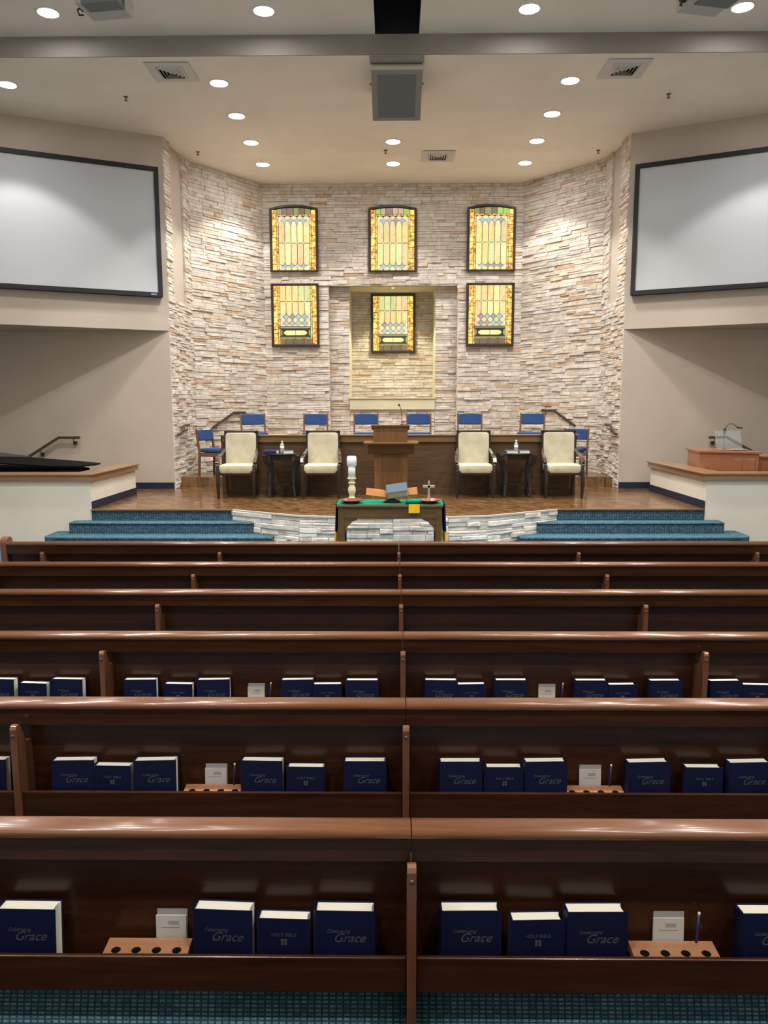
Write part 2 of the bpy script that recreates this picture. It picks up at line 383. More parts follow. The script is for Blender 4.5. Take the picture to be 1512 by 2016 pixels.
# alcove back walls (left and right of the stone apse)
struct(MB().box(-9, -3.94, 13.8, 13.95, 0, ZC), 'wall_left_alcove', m_wall, 'beige wall behind the left alcove', 'wall')
struct(MB().box(4.04, 9, 13.8, 13.95, 0, ZC), 'wall_right_alcove', m_wall, 'beige wall behind the right alcove', 'wall')
struct(MB().box(-9, -8.85, -3, 13.8, 0, ZN), 'wall_left', m_wall, 'beige left side wall')
struct(MB().box(8.85, 9, -3, 13.8, 0, ZN), 'wall_right', m_wall, 'beige right side wall')
# angled upper walls that carry the screens, with their soffits (solid bulkheads)
LA, LB = (-3.94, 13.8), (-8.85, 13.8-4.91*.4975)
RA, RB = (4.04, 13.8), (8.85, 13.8-4.81*.486)
ZS = 3.265
struct(MB().prism([LA, LB, (-8.85, 13.8)], ZS, ZC, 'z'), 'wall_left_upper', m_wall, 'angled beige bulkhead carrying the left projection screen', 'wall')
struct(MB().prism([RA, (8.85, 13.8), RB], ZS, ZC, 'z'), 'wall_right_upper', m_wall, 'angled beige bulkhead carrying the right projection screen', 'wall')
# stone apse
BL, BR = (-2.715, 16.68), (2.715, 16.68)
SL, SR = (-3.86, 15.1), (4.0, 15.1)
AL, AR = (-3.94, 13.8), (4.04, 13.8)
mb = MB()
T, Lw = frame_T(BL, BR)
def U(x): return x-BL[0]
holes = [(U(-2.53), U(-1.59), 4.77, 6.03), (U(-.475), U(.475), 4.77, 6.03), (U(1.565), U(2.52), 4.77, 6.03), (U(-2.53), U(-1.59), 3.22, 4.48), (U(1.55), U(2.53), 3.22, 4.48)]
ledge(mb, 0, Lw, .47, ZC, T, holes+[(U(-1.36), U(1.37), .47, 4.45)], seed=3)
# shallow recess with stone pilasters either side of the niche
T2, _ = frame_T((BL[0], 16.86), (BR[0], 16.86))
ledge(mb, U(-1.36), U(-.93), .47, 4.52, T2, seed=5); ledge(mb, U(.905), U(1.37), .47, 4.52, T2, seed=6)
ledge(mb, U(-.93), U(.905), .47, 1.87, T2, seed=8)
for (xx, s_) in ((-1.36, 1), (1.37, -1)):     # returns of the shallow recess
    Tq, l_ = frame_T((xx, 16.68), (xx, 16.86)) if s_ > 0 else frame_T((xx, 16.86), (xx, 16.68))
    ledge(mb, 0, .2, .47, 4.45, Tq, lmin=.1, lmax=.2, seed=12, d0=.004, d1=.012)
T3, l3 = frame_T((-.97, 17.85), (.95, 17.85))
ledge(mb, 0, l3, 1.9, 4.47, T3, seed=9)
struct(mb, 'wall_back', m_stone, 'cream ledgestone back wall with stained glass and niche', 'stone wall', attr='tone')
mb = MB(); bx = [(-2.75, -1.36, .47, ZC), (1.37, 2.75, .47, ZC), (-1.36, 1.37, 4.47, ZC)]
for (a, b2, c, d) in bx: mb.box(a, b2, 16.69, 16.84, c, d)
mb.box(-1.5, -.95, 16.875, 17.0, .47, 4.6); mb.box(.93, 1.5, 16.875, 17.0, .47, 4.6); mb.box(-.95, .93, 16.875, 17, .47, 1.86)
mb.box(-1.36, 1.37, 16.84, 17.0, 4.56, 4.7)
mb.box(-1.1, 1.1, 17.87, 18, .47, 4.6)
struct(mb, 'wall_back_core', m_wall, 'wall core behind the ledgestone', 'wall')
mb = MB(); mb.box(-1.05, -.93, 16.885, 17.87, 1.7, 4.47); mb.box(.905, 1.05, 16.885, 17.87, 1.7, 4.47)
mb.box(-1.05, 1.05, 16.90, 17.87, 4.47, 4.56); mb.box(-.93, .905, 17.0, 17.87, 1.6, 1.7)
struct(mb, 'wall_niche', m_cream, 'cream painted reveals and ceiling of the baptistry niche', 'niche')
mb = MB(); mb.box(-.93, .905, 16.79, 16.90, 1.87, 2.10); mb.box(-.95, .925, 16.77, 16.92, 2.10, 2.125)
struct(mb, 'trim_3', m_cream, 'cream ledge panel at the foot of the niche', 'ledge', bevel=.004)
# angled and side stone walls
mb = MB(); T, l_ = frame_T(SL, BL); ledge(mb, 0, l_, .47, ZC, T, seed=21)
T, l_ = frame_T(AL, SL); bandL = (.30, .95, 3.83, ZC)
ledge(mb, 0, l_, .47, ZC, T, [bandL], seed=22, lmax=.35)
struct(mb, 'wall_left_stone', m_stone, 'cream ledgestone wall on the left of the choir', 'stone wall', attr='tone')
mb = MB(); T, l_ = frame_T(BR, SR); ledge(mb, 0, l_, .47, ZC, T, seed=23)
T, l_ = frame_T(SR, AR); bandR = (l_-.95, l_-.42, 3.80, ZC)
ledge(mb, 0, l_, .47, ZC, T, [bandR], seed=24, lmax=.35)
struct(mb, 'wall_right_stone', m_stone, 'cream ledgestone wall on the right of the choir', 'stone wall', attr='tone')
mb = MB()
for (p, q, off) in ((SL, BL, .02), (BR, SR, .02)):
    T, l_ = frame_T(p, q); mb.box(-.1, l_+.1, off, off+.12, .47, ZC, T=T)
T, l_ = frame_T(AL, SL); mb.box(.0, l_, .02, .12, .47, ZC, T=T); 
T, l_ = frame_T(SR, AR); mb.box(0, l_, .02, .12, .47, ZC, T=T)
struct(mb, 'wall_side_core', m_wall, 'painted wall core, bare in the tall strips at each side', 'wall')
# ---- stage
stage_front = [(-4.36, 10.98), (-2.31, 10.98), (-1.27, 10.36), (-.74, 10.25), (0, 10.22), (.74, 10.25), (1.27, 10.34), (2.36, 11.0), (4.48, 11.0)]
poly = stage_front+[(9, 11.0), (9, 18.5), (-9, 18.5), (-9, 10.98)]
poly = stage_front+[(4.48, 13.42), (6.5, 13.42), (6.5, 13.95), (3.98, 13.95), (3.98, 15.1), (2.75, 16.7), (-2.75, 16.7), (-3.9, 15.1), (-3.9, 13.95), (-6.5, 13.95), (-6.5, 12.95), (-4.36, 12.95)]
struct(MB().prism(poly, .45, .47, 'z'), 'floor_stage', m_floorwood, 'glossy wood-look vinyl floor of the stage', 'stage floor')
inner = [(-4.36, 11.03), (-2.31, 11.03), (-1.27, 10.42), (-.74, 10.31), (0, 10.28), (.74, 10.31), (1.27, 10.40), (2.36, 11.05), (4.48, 11.05)]
struct(MB().prism(inner+poly[len(stage_front):], 0, .45, 'z'), 'stage_base', m_wall, 'core of the stage platform', 'stage')
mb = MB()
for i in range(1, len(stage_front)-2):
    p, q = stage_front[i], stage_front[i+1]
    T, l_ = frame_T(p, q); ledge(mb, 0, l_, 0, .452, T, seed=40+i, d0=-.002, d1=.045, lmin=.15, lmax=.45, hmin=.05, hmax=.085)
struct(mb, 'stage_front_stone', m_stone2, 'curved ledgestone front of the stage', 'stone front', attr='tone')
mb = MB()
for i in range(1, len(stage_front)-2):
    p, q = stage_front[i], stage_front[i+1]
    T, l_ = frame_T(p, q); mb.box(0, l_, -.03, .0, .452, .474, T=T)
struct(mb, 'trim_4', mat('stage_nosing', (.55, .50, .42), .4), 'pale nosing along the curved stage edge', 'nosing')
# carpeted steps: the top riser, second tread, first tread with rounded outer corner
def rounded(x0, x1, y0, y1, r_, side):
    pts = []
    if side < 0:
        pts += [(x1, y0), (x1, y1), (x0, y1)]
        for k in range(7): a = PI+PI/2*k/6; pts.append((x0+r_+r_*math.cos(a), y0+r_+r_*math.sin(a)))
    else:
        for k in range(7): a = -PI/2+PI/2*k/6; pts.append((x1-r_+r_*math.cos(a), y0+r_+r_*math.sin(a)))
        pts += [(x1, y1), (x0, y1), (x0, y0)]
    return pts
for s_, nm, xo, xi in ((-1, 'left', (-4.36, -4.60, -4.86), (-2.31, -1.97, -1.66)), (1, 'right', (4.46, 4.66, 4.92), (2.36, 2.03, 1.74))):
    mb = MB()
    sx = lambda a, b2: (min(a, b2), max(a, b2))
    ysf = 10.97 if s_ < 0 else 10.99
    mb.box(*sx(xo[0], xi[0]), ysf, ysf+.06, .2, .462)
    y2, y1 = (10.72, 10.40)
    a, b2 = sx(xo[1], xi[1]); mb.prism([(a, y2), (b2, y2), (s_*2.36 if s_ > 0 else b2-.46, ysf), (b2, ysf) if s_ > 0 else (a, ysf)] if False else rounded(a, b2, y2, ysf, .03, s_), .14, .313, 'z')
    a, b2 = sx(xo[2], xi[2]); mb.prism(rounded(a, b2, y1, ysf, .16, s_), 0, .157, 'z')
    # soft nosing of each tread
    for (z_, yy, k) in ((.300, y2, 1), (.145, y1, 2)):
        a, b2 = sx(xo[k], xi[k]); r_ = .03 if k == 1 else .16
        a2, b3 = (a+r_, b2) if s_ < 0 else (a, b2-r_)
        mb.tube([(a2, yy, z_), (b3, yy, z_)], .014)
    struct(mb, 'steps_'+nm, m_teal, 'teal carpeted steps up the %s side of the stage' % nm, 'steps')
    a, b2 = sx(xo[0], xi[0]); struct(MB().box(a, b2, ysf-.03, ysf+.03, .455, .476), 'trim_%d' % (5 if s_ < 0 else 6), m_railwood, 'brown nosing above the %s carpeted steps' % nm, 'nosing', bevel=.003)
# baseboards
struct(MB().box(-9, -3.95, 13.785, 13.8, .47, .585), 'baseboard_left', m_navy, 'dark navy baseboard on the left alcove wall', 'baseboard')
struct(MB().box(4.05, 9, 13.785, 13.8, .47, .585), 'baseboard_right', m_navy, 'dark navy baseboard on the right alcove wall', 'baseboard')
struct(MB().box(-4.36, -4.348, 10.99, 12.93, .47, .585), 'baseboard_left_pit', m_navy, 'dark baseboard on the left half wall', 'baseboard')
struct(MB().box(4.468, 4.48, 11.0, 13.4, .47, .585), 'baseboard_right_pit', m_navy, 'dark baseboard on the right half wall', 'baseboard')
# half walls of the instrument bays and their oak caps
for s_, nm, xw, y0, y1 in ((-1, 'left', -4.36, 10.98, 12.93), (1, 'right', 4.48, 11.0, 13.4)):
    a, b2 = (-8.85, xw) if s_ < 0 else (xw, 8.85)
    mb = MB(); mb.box(a, b2, y0, y0+.2, 0, .885); c, d = (xw-.22, xw) if s_ < 0 else (xw, xw+.22)
    struct(MB().box(c, d, y0+.2, y1, 0, .885), 'wall_half_side_'+nm, m_pit, 'low off-white half wall running back along the %s edge of the stage' % nm, 'half wall')
    struct(MB().box(a, b2, y0+.2, 13.8, 0, .298), 'floor_bay_'+nm, m_teal, 'floor of the %s instrument bay' % nm, 'floor')
    struct(mb, 'wall_half_'+nm, m_pit, 'low off-white half wall around the %s instrument bay' % nm, 'half wall')
    mb = MB()
    xo, xi = xw-s_*.045, xw+s_*.28
    yo, yi = y0-.045, y0+.30
    e = s_*8.85
    P = [(e, yo), (xo, yo), (xo, y1+.03), (xi, y1+.03), (xi, yi), (e, yi)]
    mb.prism(P, .885, .975, 'z'); P2 = [(e, yo-.02), (xo-s_*.02, yo-.02), (xo-s_*.02, y1+.05), (xi, y1+.05), (xi, yi), (e, yi)]
    mb.prism(P2, .968, .99, 'z')
    struct(mb, 'trim_%d' % (7 if s_ < 0 else 8), m_capwood, 'broad oak cap on the %s half wall' % nm, 'wall cap', bevel=.004)
# choir platforms
mb = MB(); mb.box(-3.86, -2.85, 14.04, 14.06, .47, .66); mb.box(3.05, 4.0, 14.04, 14.06, .47, .66)
mb.box(-3.9, 4.0, 14.06, 15.1, .47, .66)
struct(mb, 'floor_choir_lower', m_floorwood, 'lower wood step of the choir platform', 'platform')
mb = MB(); mb.prism([(-2.85, 13.0), (3.05, 13.0), (3.05, 15.6), (2.72, 16.65), (-2.72, 16.65), (-2.85, 15.6)], .47, .95, 'z')
struct(mb, 'floor_choir_upper', m_floorwood, 'upper wood floor of the choir platform', 'platform')

# ================================================================ THINGS
# ---- choir front panel
t = thing('choir_rail', 'long dark oak choir front panel behind the pulpit and ivory armchairs', 'choir rail', (0, 0, 0))
MB().box(-2.88, 3.06, 12.93, 13.0, .56, 1.35).build('front_panel', m_stagewood, t)
MB().box(-2.86, 3.05, 12.90, 13.02, 1.345, 1.45).build('rail_band', m_railwood, t, bevel=.004)
MB().box(-2.93, 3.10, 12.88, 13.06, 1.45, 1.47).build('top_ledge', m_railwood, t, bevel=.004)
MB().box(-2.88, 3.06, 12.89, 12.93, .47, .56).build('base_board', m_stagewood, t, bevel=.004)
for a in (-2.9, 3.02): MB().prism([(12.98, .47), (14.04, .47), (14.04, .66), (14.2, .66), (14.2, 1.45), (12.98, 1.45)], a, a+.06, 'x').build('side_return', m_stagewood, t)

# ---- pulpit
t = thing('pulpit', 'oak pulpit with wide shelf and boxed reading desk, in the middle of the stage', 'pulpit', (-.03, 11.9, .47))
mb = MB(); mb.box(-.26, .26, 0, .42, 0, .75); mb.build('column', m_pulpit, t, bevel=.004)
mb = MB(); mb.box(-.155, .16, -.008, .0, .06, .70); mb.build('front_panel', wood('pulpit_panel', (.075, .033, .007), (.13, .062, .015), .45, 0, axis='z'), t, bevel=.003)
mb = MB(); mb.box(-.155, -.145, -.016, 0, .05, .71); mb.box(.15, .16, -.016, 0, .05, .71); mb.box(-.155, .16, -.016, 0, .70, .715); mb.build('moulding', m_pulpit, t)
mb = MB(); mb.box(-.30, .30, -.04, .46, 0, .06); mb.build('plinth', m_pulpit, t, bevel=.004)
mb = MB(); mb.prism([(-.06, .745), (.5, .745), (.5, .895), (-.10, .895)], -.355, .355, 'x'); mb.build('apron', wood('pulpit_apron', (.045, .020, .006), (.085, .040, .011), .45, 0), t, bevel=.004)
mb = MB(); mb.box(-.42, .42, -.14, .52, .895, .925); mb.build('shelf', m_pulpit, t, bevel=.006)
mb = MB(); mb.prism([(-.03, .925), (.40, .925), (.40, 1.10), (-.03, 1.165)], -.27, .255, 'x'); mb.build('reading_box', m_pulpit, t, bevel=.003)
mb = MB(); mb.prism([(-.06, 1.165), (.43, 1.095), (.43, 1.115), (-.06, 1.187)], -.305, .29, 'x'); mb.build('top_slab', m_pulpit, t, bevel=.004)
t = thing('gooseneck_microphone', 'thin black gooseneck microphone on top of the pulpit', 'microphone', (.14, 11.95, 1.652))
MB().lathe([(.022, 0), (.022, .012), (.008, .02)], n=16).build('base', m_blackmat, t)
MB().tube([(0, 0, .01), (-.002, 0, .12), (-.012, 0, .22), (-.03, -.01, .28), (-.042, -.02, .30)], .004, 8).build('neck', m_blackmat, t)
MB().lathe([(.006, -.018), (.014, -.012), (.016, .004), (.010, .016), (.003, .02)], n=14, T=Tr(-.047, -.024, .308) @ Ry(-.5)).build('capsule', m_blackmat, t)

# ---- ivory armchairs
def make_armchair():
    t = thing('armchair', '', 'armchair', group='ivory armchairs on the stage')
    # local: front = -y, origin on the floor at the centre; width .64
    for sx in (-1, 1):
        MB().strip([(sx*.29, -.27, 0), (sx*.292, -.285, .25), (sx*.292, -.275, .44)], (1, 0, 0), [.035, .048, .055], [.035, .048, .055]).build('leg', m_darkwood, t, bevel=.003)
        MB().strip([(sx*.245, .245, 0), (sx*.25, .215, .25), (sx*.25, .20, .45)], (1, 0, 0), [.032, .042, .045], [.032, .042, .045]).build('leg', m_darkwood, t, bevel=.003)
        # curved arm: post rising from the seat front, sweeping back to the frame
        MB().strip([(sx*.292, -.27, .42), (sx*.30, -.25, .53), (sx*.305, -.20, .60), (sx*.302, -.13, .635)], (1, 0, 0), .045, .04).build('arm_post', m_darkwood, t, bevel=.004)
        MB().strip([(sx*.305, -.27, .575), (sx*.307, -.20, .635), (sx*.305, -.10, .665), (sx*.295, .03, .69), (sx*.275, .12, .735), (sx*.265, .19, .77)], (1, 0, 0), [.055, .055, .052, .048, .04, .035], .026).build('armrest', m_arm, t, bevel=.004)
    mb = MB(); mb.box(-.31, .31, -.30, -.26, .375, .445); mb.box(-.30, -.265, -.27, .20, .375, .44); mb.box(.265, .30, -.27, .20, .375, .44); mb.box(-.27, .27, .18, .22, .375, .44)
    mb.build('seat_frame', m_darkwood, t, bevel=.003)
    mb = MB(); mb.pillow(-.275, .275, -.315, .19, .40, .545, e=.24); mb.build('seat', m_cushion, t)
    TB = Tr(0, .20, .44) @ Rx(-.10)
    mb = MB()
    for sx in (-1, 1): mb.box(sx*.262-.020, sx*.262+.020, -.02, .025, -.02, .635, T=TB)
    mb.box(-.282, .282, -.02, .025, .595, .635, T=TB); mb.box(-.25, .25, -.01, .02, .06, .6, T=TB)
    mb.build('back_frame', m_darkwood, t, bevel=.003)
    mb = MB(); mb.pillow(-.252, .252, -.065, .01, .06, .60, T=TB, e=.16); mb.build('backrest', m_cushion, t)
    return t
ch = make_armchair()
spots = [(-2.525, 12.57,  0, 'ivory upholstered armchair with dark frame, at far left of the stage row'),
         (-1.16, 12.57,  0, 'ivory upholstered dark framed armchair between left side table and pulpit'),
         (1.33, 12.57,  -.02, 'ivory upholstered dark framed armchair between pulpit and right side table'),
         (2.74, 12.57,  0, 'ivory upholstered armchair with dark frame, at far right of the stage row')]
for i, (x, y, a, lb) in enumerate(spots):
    o = ch if i == 0 else dup(ch, (x, y, .47), a)
    o.location = (x, y, .47); o.rotation_euler = (0, 0, a); o['label'] = lb

# ---- side tables
def make_table():
    t = thing('side_table', '', 'side table', group='dark side tables on the stage')
    mb = MB(); mb.lathe([(.28, .69), (.305, .695), (.315, .705), (.315, .715), (.305, .72)], n=8, smooth=False); mb.build('table_top', m_darkwood, t)
    mb = MB(); mb.lathe([(.25, .61), (.25, .69)], n=8, smooth=False); mb.build('apron', m_darkwood, t)
    for sx in (-1, 1):
        for sy in (-1, 1):
            MB().strip([(sx*.27, sy*.22, .70), (sx*.255, sy*.21, .62), (sx*.21, sy*.175, .52), (sx*.19, sy*.16, .40), (sx*.195, sy*.165, .2), (sx*.215, sy*.19, 0)], (1, 0, 0), [.06, .07, .06, .045, .04, .03], [.06, .05, .045, .04, .035, .03]).build('leg', m_blackmat, t, bevel=.003)
    mb = MB(); mb.lathe([(.19, .20), (.20, .205), (.20, .225), (.19, .23)], n=8, smooth=False); mb.build('lower_shelf', m_darkwood, t)
    return t
tb = make_table(); tb.location = (-1.80, 12.55, .47); tb['label'] = 'dark wood side table between the two left ivory armchairs'
dup(tb, (2.01, 12.55, .47), 0, 'dark wood side table between the two right ivory armchairs')
def make_book(name, w_, h_, d_, cover, pages, label, cat='book'):
    """upright book: spine at -x, front cover faces -y, origin bottom centre"""
    t = thing(name, label, cat)
    c = .003; mb = MB()
    mb.box(-w_/2, w_/2, -d_/2, -d_/2+c, 0, h_); mb.box(-w_/2, w_/2, d_/2-c, d_/2, 0, h_)
    n = 8; P = [(-w_/2, d_/2)]+[(-w_/2-.006*math.sin(PI*k/n), d_/2-d_*k/n) for k in range(1, n)]+[(-w_/2, -d_/2), (-w_/2+c, -d_/2+c), (-w_/2+c, d_/2-c)]
    mb.prism(P, 0, h_, 'z'); mb.build('cover', cover, t)
    mb = MB(); q = [(-w_/2+c, -d_/2+c), (w_/2-.005, -d_/2+c), (w_/2-.009, -d_/4), (w_/2-.010, 0), (w_/2-.009, d_/4), (w_/2-.005, d_/2-c), (-w_/2+c, d_/2-c)]
    mb.prism(q, .004, h_-.004, 'z'); mb.build('pages', pages, t)
    return t
def lay(t, x, y, z, rz):   # lay a book flat, spine towards -x
    t.rotation_euler = (-PI/2, 0, rz); t.location = (x, y, z)
b1 = make_book('book', .17, .22, .055, m_bookblue2, m_pages, 'thick navy book lying left of the bottle on the left side table')
lay(b1, -1.86, 12.42, 1.19+.0275, PI/2-.12)
b1 = make_book('book', .17, .22, .045, m_greybook, m_pages, 'thin grey-blue book lying on the right half of the left side table')
lay(b1, -1.68, 12.38, 1.19+.0225, .2)
b1 = make_book('book', .19, .24, .042, m_greybook, m_pages, 'closed grey book lying left of the bottle on right side table')
lay(b1, 1.92, 12.36, 1.19+.021, 0)
b1 = make_book('book', .17, .22, .042, m_greybook, m_pages, 'closed pale book lying right of the bottle on right side table')
lay(b1, 2.115, 12.37, 1.19+.021, 0)
def make_bottle(lb):
    t = thing('water_bottle', lb, 'bottle')
    MB().lathe([(.029, 0), (.032, .01), (.032, .06), (.030, .075), (.032, .09), (.032, .125), (.022, .155), (.013, .17), (.013, .18)], n=18).build('body', m_bottle, t)
    MB().lathe([(.0325, .065), (.0325, .11)], n=18).build('paper_label', m_white, t)
    MB().lathe([(.015, .178), (.015, .198)], n=14).build('cap', m_white, t)
    return t
o = make_bottle('small clear water bottle with white cap on the left side table'); o.location = (-1.80, 12.50, 1.19)
o = make_bottle('small clear water bottle with white cap on the right side table'); o.location = (2.02, 12.66, 1.19)

# ---- blue choir chairs
def make_choir():
    t = thing('choir_chair', '', 'chair', group='blue choir chairs')
    for sx in (-1, 1):
        MB().strip([(sx*.225, .22, 0), (sx*.225, .20, .44), (sx*.225, .26, .86)], (1, 0, 0), .032, [.04, .045, .035]).build('back_leg', m_chairwood, t, bevel=.004)
        MB().strip([(sx*.215, -.22, 0), (sx*.215, -.22, .43)], (1, 0, 0), .036, .036).build('leg', m_chairwood, t, bevel=.004)
    mb = MB(); mb.box(-.23, .23, -.24, -.21, .35, .42); mb.box(-.23, -.20, -.23, .21, .35, .42); mb.box(.20, .23, -.23, .21, .35, .42); mb.box(-.21, .21, .19, .21, .35, .42); mb.build('seat_frame', m_chairwood, t, bevel=.003)
    mb = MB(); mb.pillow(-.225, .225, -.245, .20, .43, .505, e=.22); mb.build('seat', m_bluefab, t)
    mb = MB(); mb.pillow(-.212, .212, -.03, .03, -.10, .10, T=Tr(0, .235, .745) @ Rx(-.14), e=.18); mb.build('backrest', m_bluefab, t)
    return t
cc = make_choir()
cs = [(-2.62, 14.65, .95, .32, 'blue padded choir chair behind the rail, above the far left armchair'),
      (-1.48, 14.60, .95, 0, 'blue padded choir chair behind the rail above the second armchair from left'),
      (-.515, 14.60, .95, 0, 'blue padded choir chair just left of the pulpit top'),
      (.495, 14.60, .95, 0, 'blue padded choir chair just right of the pulpit top'),
      (1.47, 14.60, .95, 0, 'blue padded choir chair above the armchair right of the pulpit'),
      (2.60, 14.65, .95, -.32, 'blue padded choir chair behind the rail, above the far right armchair'),
      (-3.36, 14.55, .66, 1.15, 'blue padded choir chair turned inward on the lower step at far left'),
      (3.38, 14.55, .66, -.50, 'blue padded choir chair on the lower step at far right')]
for i, (x, y, z, a, lb) in enumerate(cs):
    o = cc if i == 0 else dup(cc, (x, y, z), a)
    o.location = (x, y, z); o.rotation_euler = (0, 0, a); o['label'] = lb

# ---- handrails
def rail(lb, pts, wallpts, name='handrail', h=.05):
    t = thing(name, lb, 'handrail', pts[0])
    o_ = Vector(pts[0]); q = [Vector(p)-o_ for p in pts]
    d = (Vector(pts[-1])-Vector(pts[0])); side = Vector((d.x, d.y, 0)).cross(Vector((0, 0, 1))).normalized()
    MB().strip(q, side, .035, .045).build('grip', m_bronze, t, bevel=.006)
    for (p, wp) in wallpts:
        p = Vector(p)-o_; wp = Vector(wp)-o_
        MB().tube([p+Vector((0, 0, -.01)), p+Vector((0, 0, -.06)), wp+Vector((0, 0, -.075))], .008, 8).build('wall_bracket', m_bronze, t)
        MB().box(-.03, .03, -.03, .03, -.03, .03, T=Tr(*(wp+Vector((0, 0, -.075))))).build('bracket_plate', m_bronze, t)
    return t
rail('bronze handrail on the beige wall behind the piano', [(-6.60, 13.70, 1.01), (-5.96, 13.70, 1.40), (-5.58, 13.70, 1.40)], [((-5.70, 13.70, 1.40), (-5.70, 13.79, 1.38)), ((-6.3, 13.70, 1.2), (-6.3, 13.79, 1.17))])
rail('bronze handrail on the beige wall behind the organ', [(6.50, 13.70, 1.06), (5.89, 13.70, 1.385), (5.58, 13.70, 1.385)], [((5.68, 13.70, 1.38), (5.68, 13.79, 1.36)), ((6.3, 13.70, 1.17), (6.3, 13.79, 1.14))])
rail('bronze handrail sloping up the left angled stone wall', [(-3.60, 15.34, 1.515), (-3.25, 15.82, 1.82), (-3.06, 16.08, 1.82)], [((-3.13, 15.98, 1.80), (-3.21, 16.03, 1.78)), ((-3.52, 15.45, 1.58), (-3.60, 15.50, 1.55))])
rail('bronze handrail sloping up the right angled stone wall', [(3.64, 15.49, 1.545), (3.30, 15.92, 1.85), (3.09, 16.17, 1.85)], [((3.16, 16.09, 1.83), (3.24, 16.15, 1.81)), ((3.55, 15.60, 1.61), (3.63, 15.66, 1.58))])
rail('short bronze handrail on the left end of the stone wall', [(-3.80, 13.60, 1.45), (-3.80, 13.80, 1.45), (-3.80, 14.06, 1.60), (-3.80, 14.40, 1.60)], [((-3.8, 14.25, 1.59), (-3.90, 14.25, 1.57))])
rail('short bronze handrail on the right end of the stone wall', [(3.90, 13.5, 1.45), (3.90, 13.62, 1.45), (3.90, 13.95, 1.60), (3.90, 14.27, 1.60)], [((3.9, 14.15, 1.59), (4.01, 14.15, 1.57))])

# ---- communion table and what stands on it
ct = thing('communion_table', 'oak communion table with arched apron in front of the stage', 'table', (-.035, 9.27, 0))
mb = MB(); mb.box(-.63, .63, -.27, .27, .755, .785); mb.build('table_top', m_table, ct, bevel=.004)
arch = [(-.56, .62), (-.56, .755), (.56, .755), (.56, .62)]
mb = MB(); mb.box(-.60, .60, -.25, -.225, .62, .755); mb.box(-.60, .60, .225, .25, .62, .755); mb.box(-.60, -.575, -.23, .23, .62, .755); mb.box(.575, .60, -.23, .23, .62, .755); mb.build('apron', m_table, ct, bevel=.003)
for sx in (-1, 1):
    for sy in (-1, 1):
        MB().box(sx*.58-.035, sx*.58+.035, sy*.22-.035, sy*.22+.035, 0, .755).build('leg', m_table, ct, bevel=.004)
        P = [(sx*.545, .62), (sx*.545, .42), (sx*.53, .47), (sx*.50, .53), (sx*.46, .565), (sx*.455, .58), (sx*.40, .60), (sx*.385, .62)]
        MB().prism(P, sy*.235-.01, sy*.235+.01, 'y').build('corner_bracket', m_table, ct)
mb = MB(); mb.box(-.56, .56, -.02, .02, .12, .17); mb.build('stretcher', m_table, ct, bevel=.003)
cl = thing('table_runner', 'green table runner hanging indigo with gold ends off the communion table', 'cloth', (-.035, 9.27, .785))
MB().box(-.637, .637, -.22, .265, .0005, .005).build('green_top', m_green, cl)
for sx in (-1, 1):
    TT = Tr(sx*.642, 0, 0) @ Ry(-sx*.03)
    mb = MB(); n = 12
    for k in range(n):
        y0_, y1_ = -.22+.4*k/n, -.22+.4*(k+1)/n; z = .012*math.sin(k*1.3); z2 = .012*math.sin((k+1)*1.3)
        mb.add([(z, y0_, .004), (z2, y1_, .004), (z2*1.5, y1_, -.33), (z*1.5, y0_, -.33), (z+.004, y0_, .004), (z2+.004, y1_, .004), (z2*1.5+.004, y1_, -.33), (z*1.5+.004, y0_, -.33)], [(0,1,2,3), (4,7,6,5), (0,4,5,1), (3,2,6,7), (0,3,7,4), (1,5,6,2)], T=TT)
    mb.build('indigo_fall', m_indigo, cl)
    mb = MB()
    for k in range(n):
        y0_, y1_ = -.22+.4*k/n, -.22+.4*(k+1)/n; z = .018*math.sin(k*1.3); z2 = .018*math.sin((k+1)*1.3)
        mb.add([(z, y0_, -.33), (z2, y1_, -.33), (z2*1.2, y1_, -.47), (z*1.2, y0_, -.47), (z+.005, y0_, -.33), (z2+.005, y1_, -.33), (z2*1.2+.005, y1_, -.47), (z*1.2+.005, y0_, -.47)], [(0,1,2,3), (4,7,6,5), (0,4,5,1), (3,2,6,7), (0,3,7,4), (1,5,6,2)], T=TT)
    mb.build('gold_fringe', m_gold, cl)
t = thing('gold_cloth', 'small gold cloth square hanging over the front edge of the communion table', 'cloth', (.25, 9.0, .79))
mb = MB(); mb.box(-.065, .065, -.008, -.003, -.10, .006); mb.build('hanging_square', m_gold, t)
mb = MB(); mb.pillow(-.10, .08, .02, .20, .001, .055, e=.6); mb.build('green_fold', m_green, t)
def make_plate(lb, x):
    t = thing('offering_plate', lb, 'plate', (x, 9.17, .790), group='offering plates')
    MB().lathe([(.06, .0), (.075, .003), (.10, .02), (.138, .036), (.140, .042), (.130, .040), (.09, .018), (.02, .012), (.001, .012)], n=36).build('dish', m_plate, t)
    MB().lathe([(.06, .0125), (.062, .014), (.001, .0145)], n=24).build('felt_pad', mat('felt', (.10, .02, .02), .95), t)
    return t
make_plate('turned wooden plate on the table beneath the white candle', -.50)
make_plate('turned wooden plate on the table in front of the small cross', .435)
t = thing('candlestick', 'cream turned candlestick holding the white pillar candle', 'candlestick', (-.505, 9.40, .790))
MB().lathe([(.045, 0), (.048, .012), (.045, .03), (.034, .045), (.030, .055), (.036, .075), (.046, .11), (.048, .13), (.042, .165), (.030, .195), (.030, .205), (.045, .215), (.045, .225), (.032, .235), (.034, .262), (.055, .272), (.055, .280)], n=28).build('turned_stem', m_stickwood, t)
t = thing('pillar_candle', 'white pillar candle with wide glass follower on the candlestick', 'candle', (-.505, 9.40, 1.070))
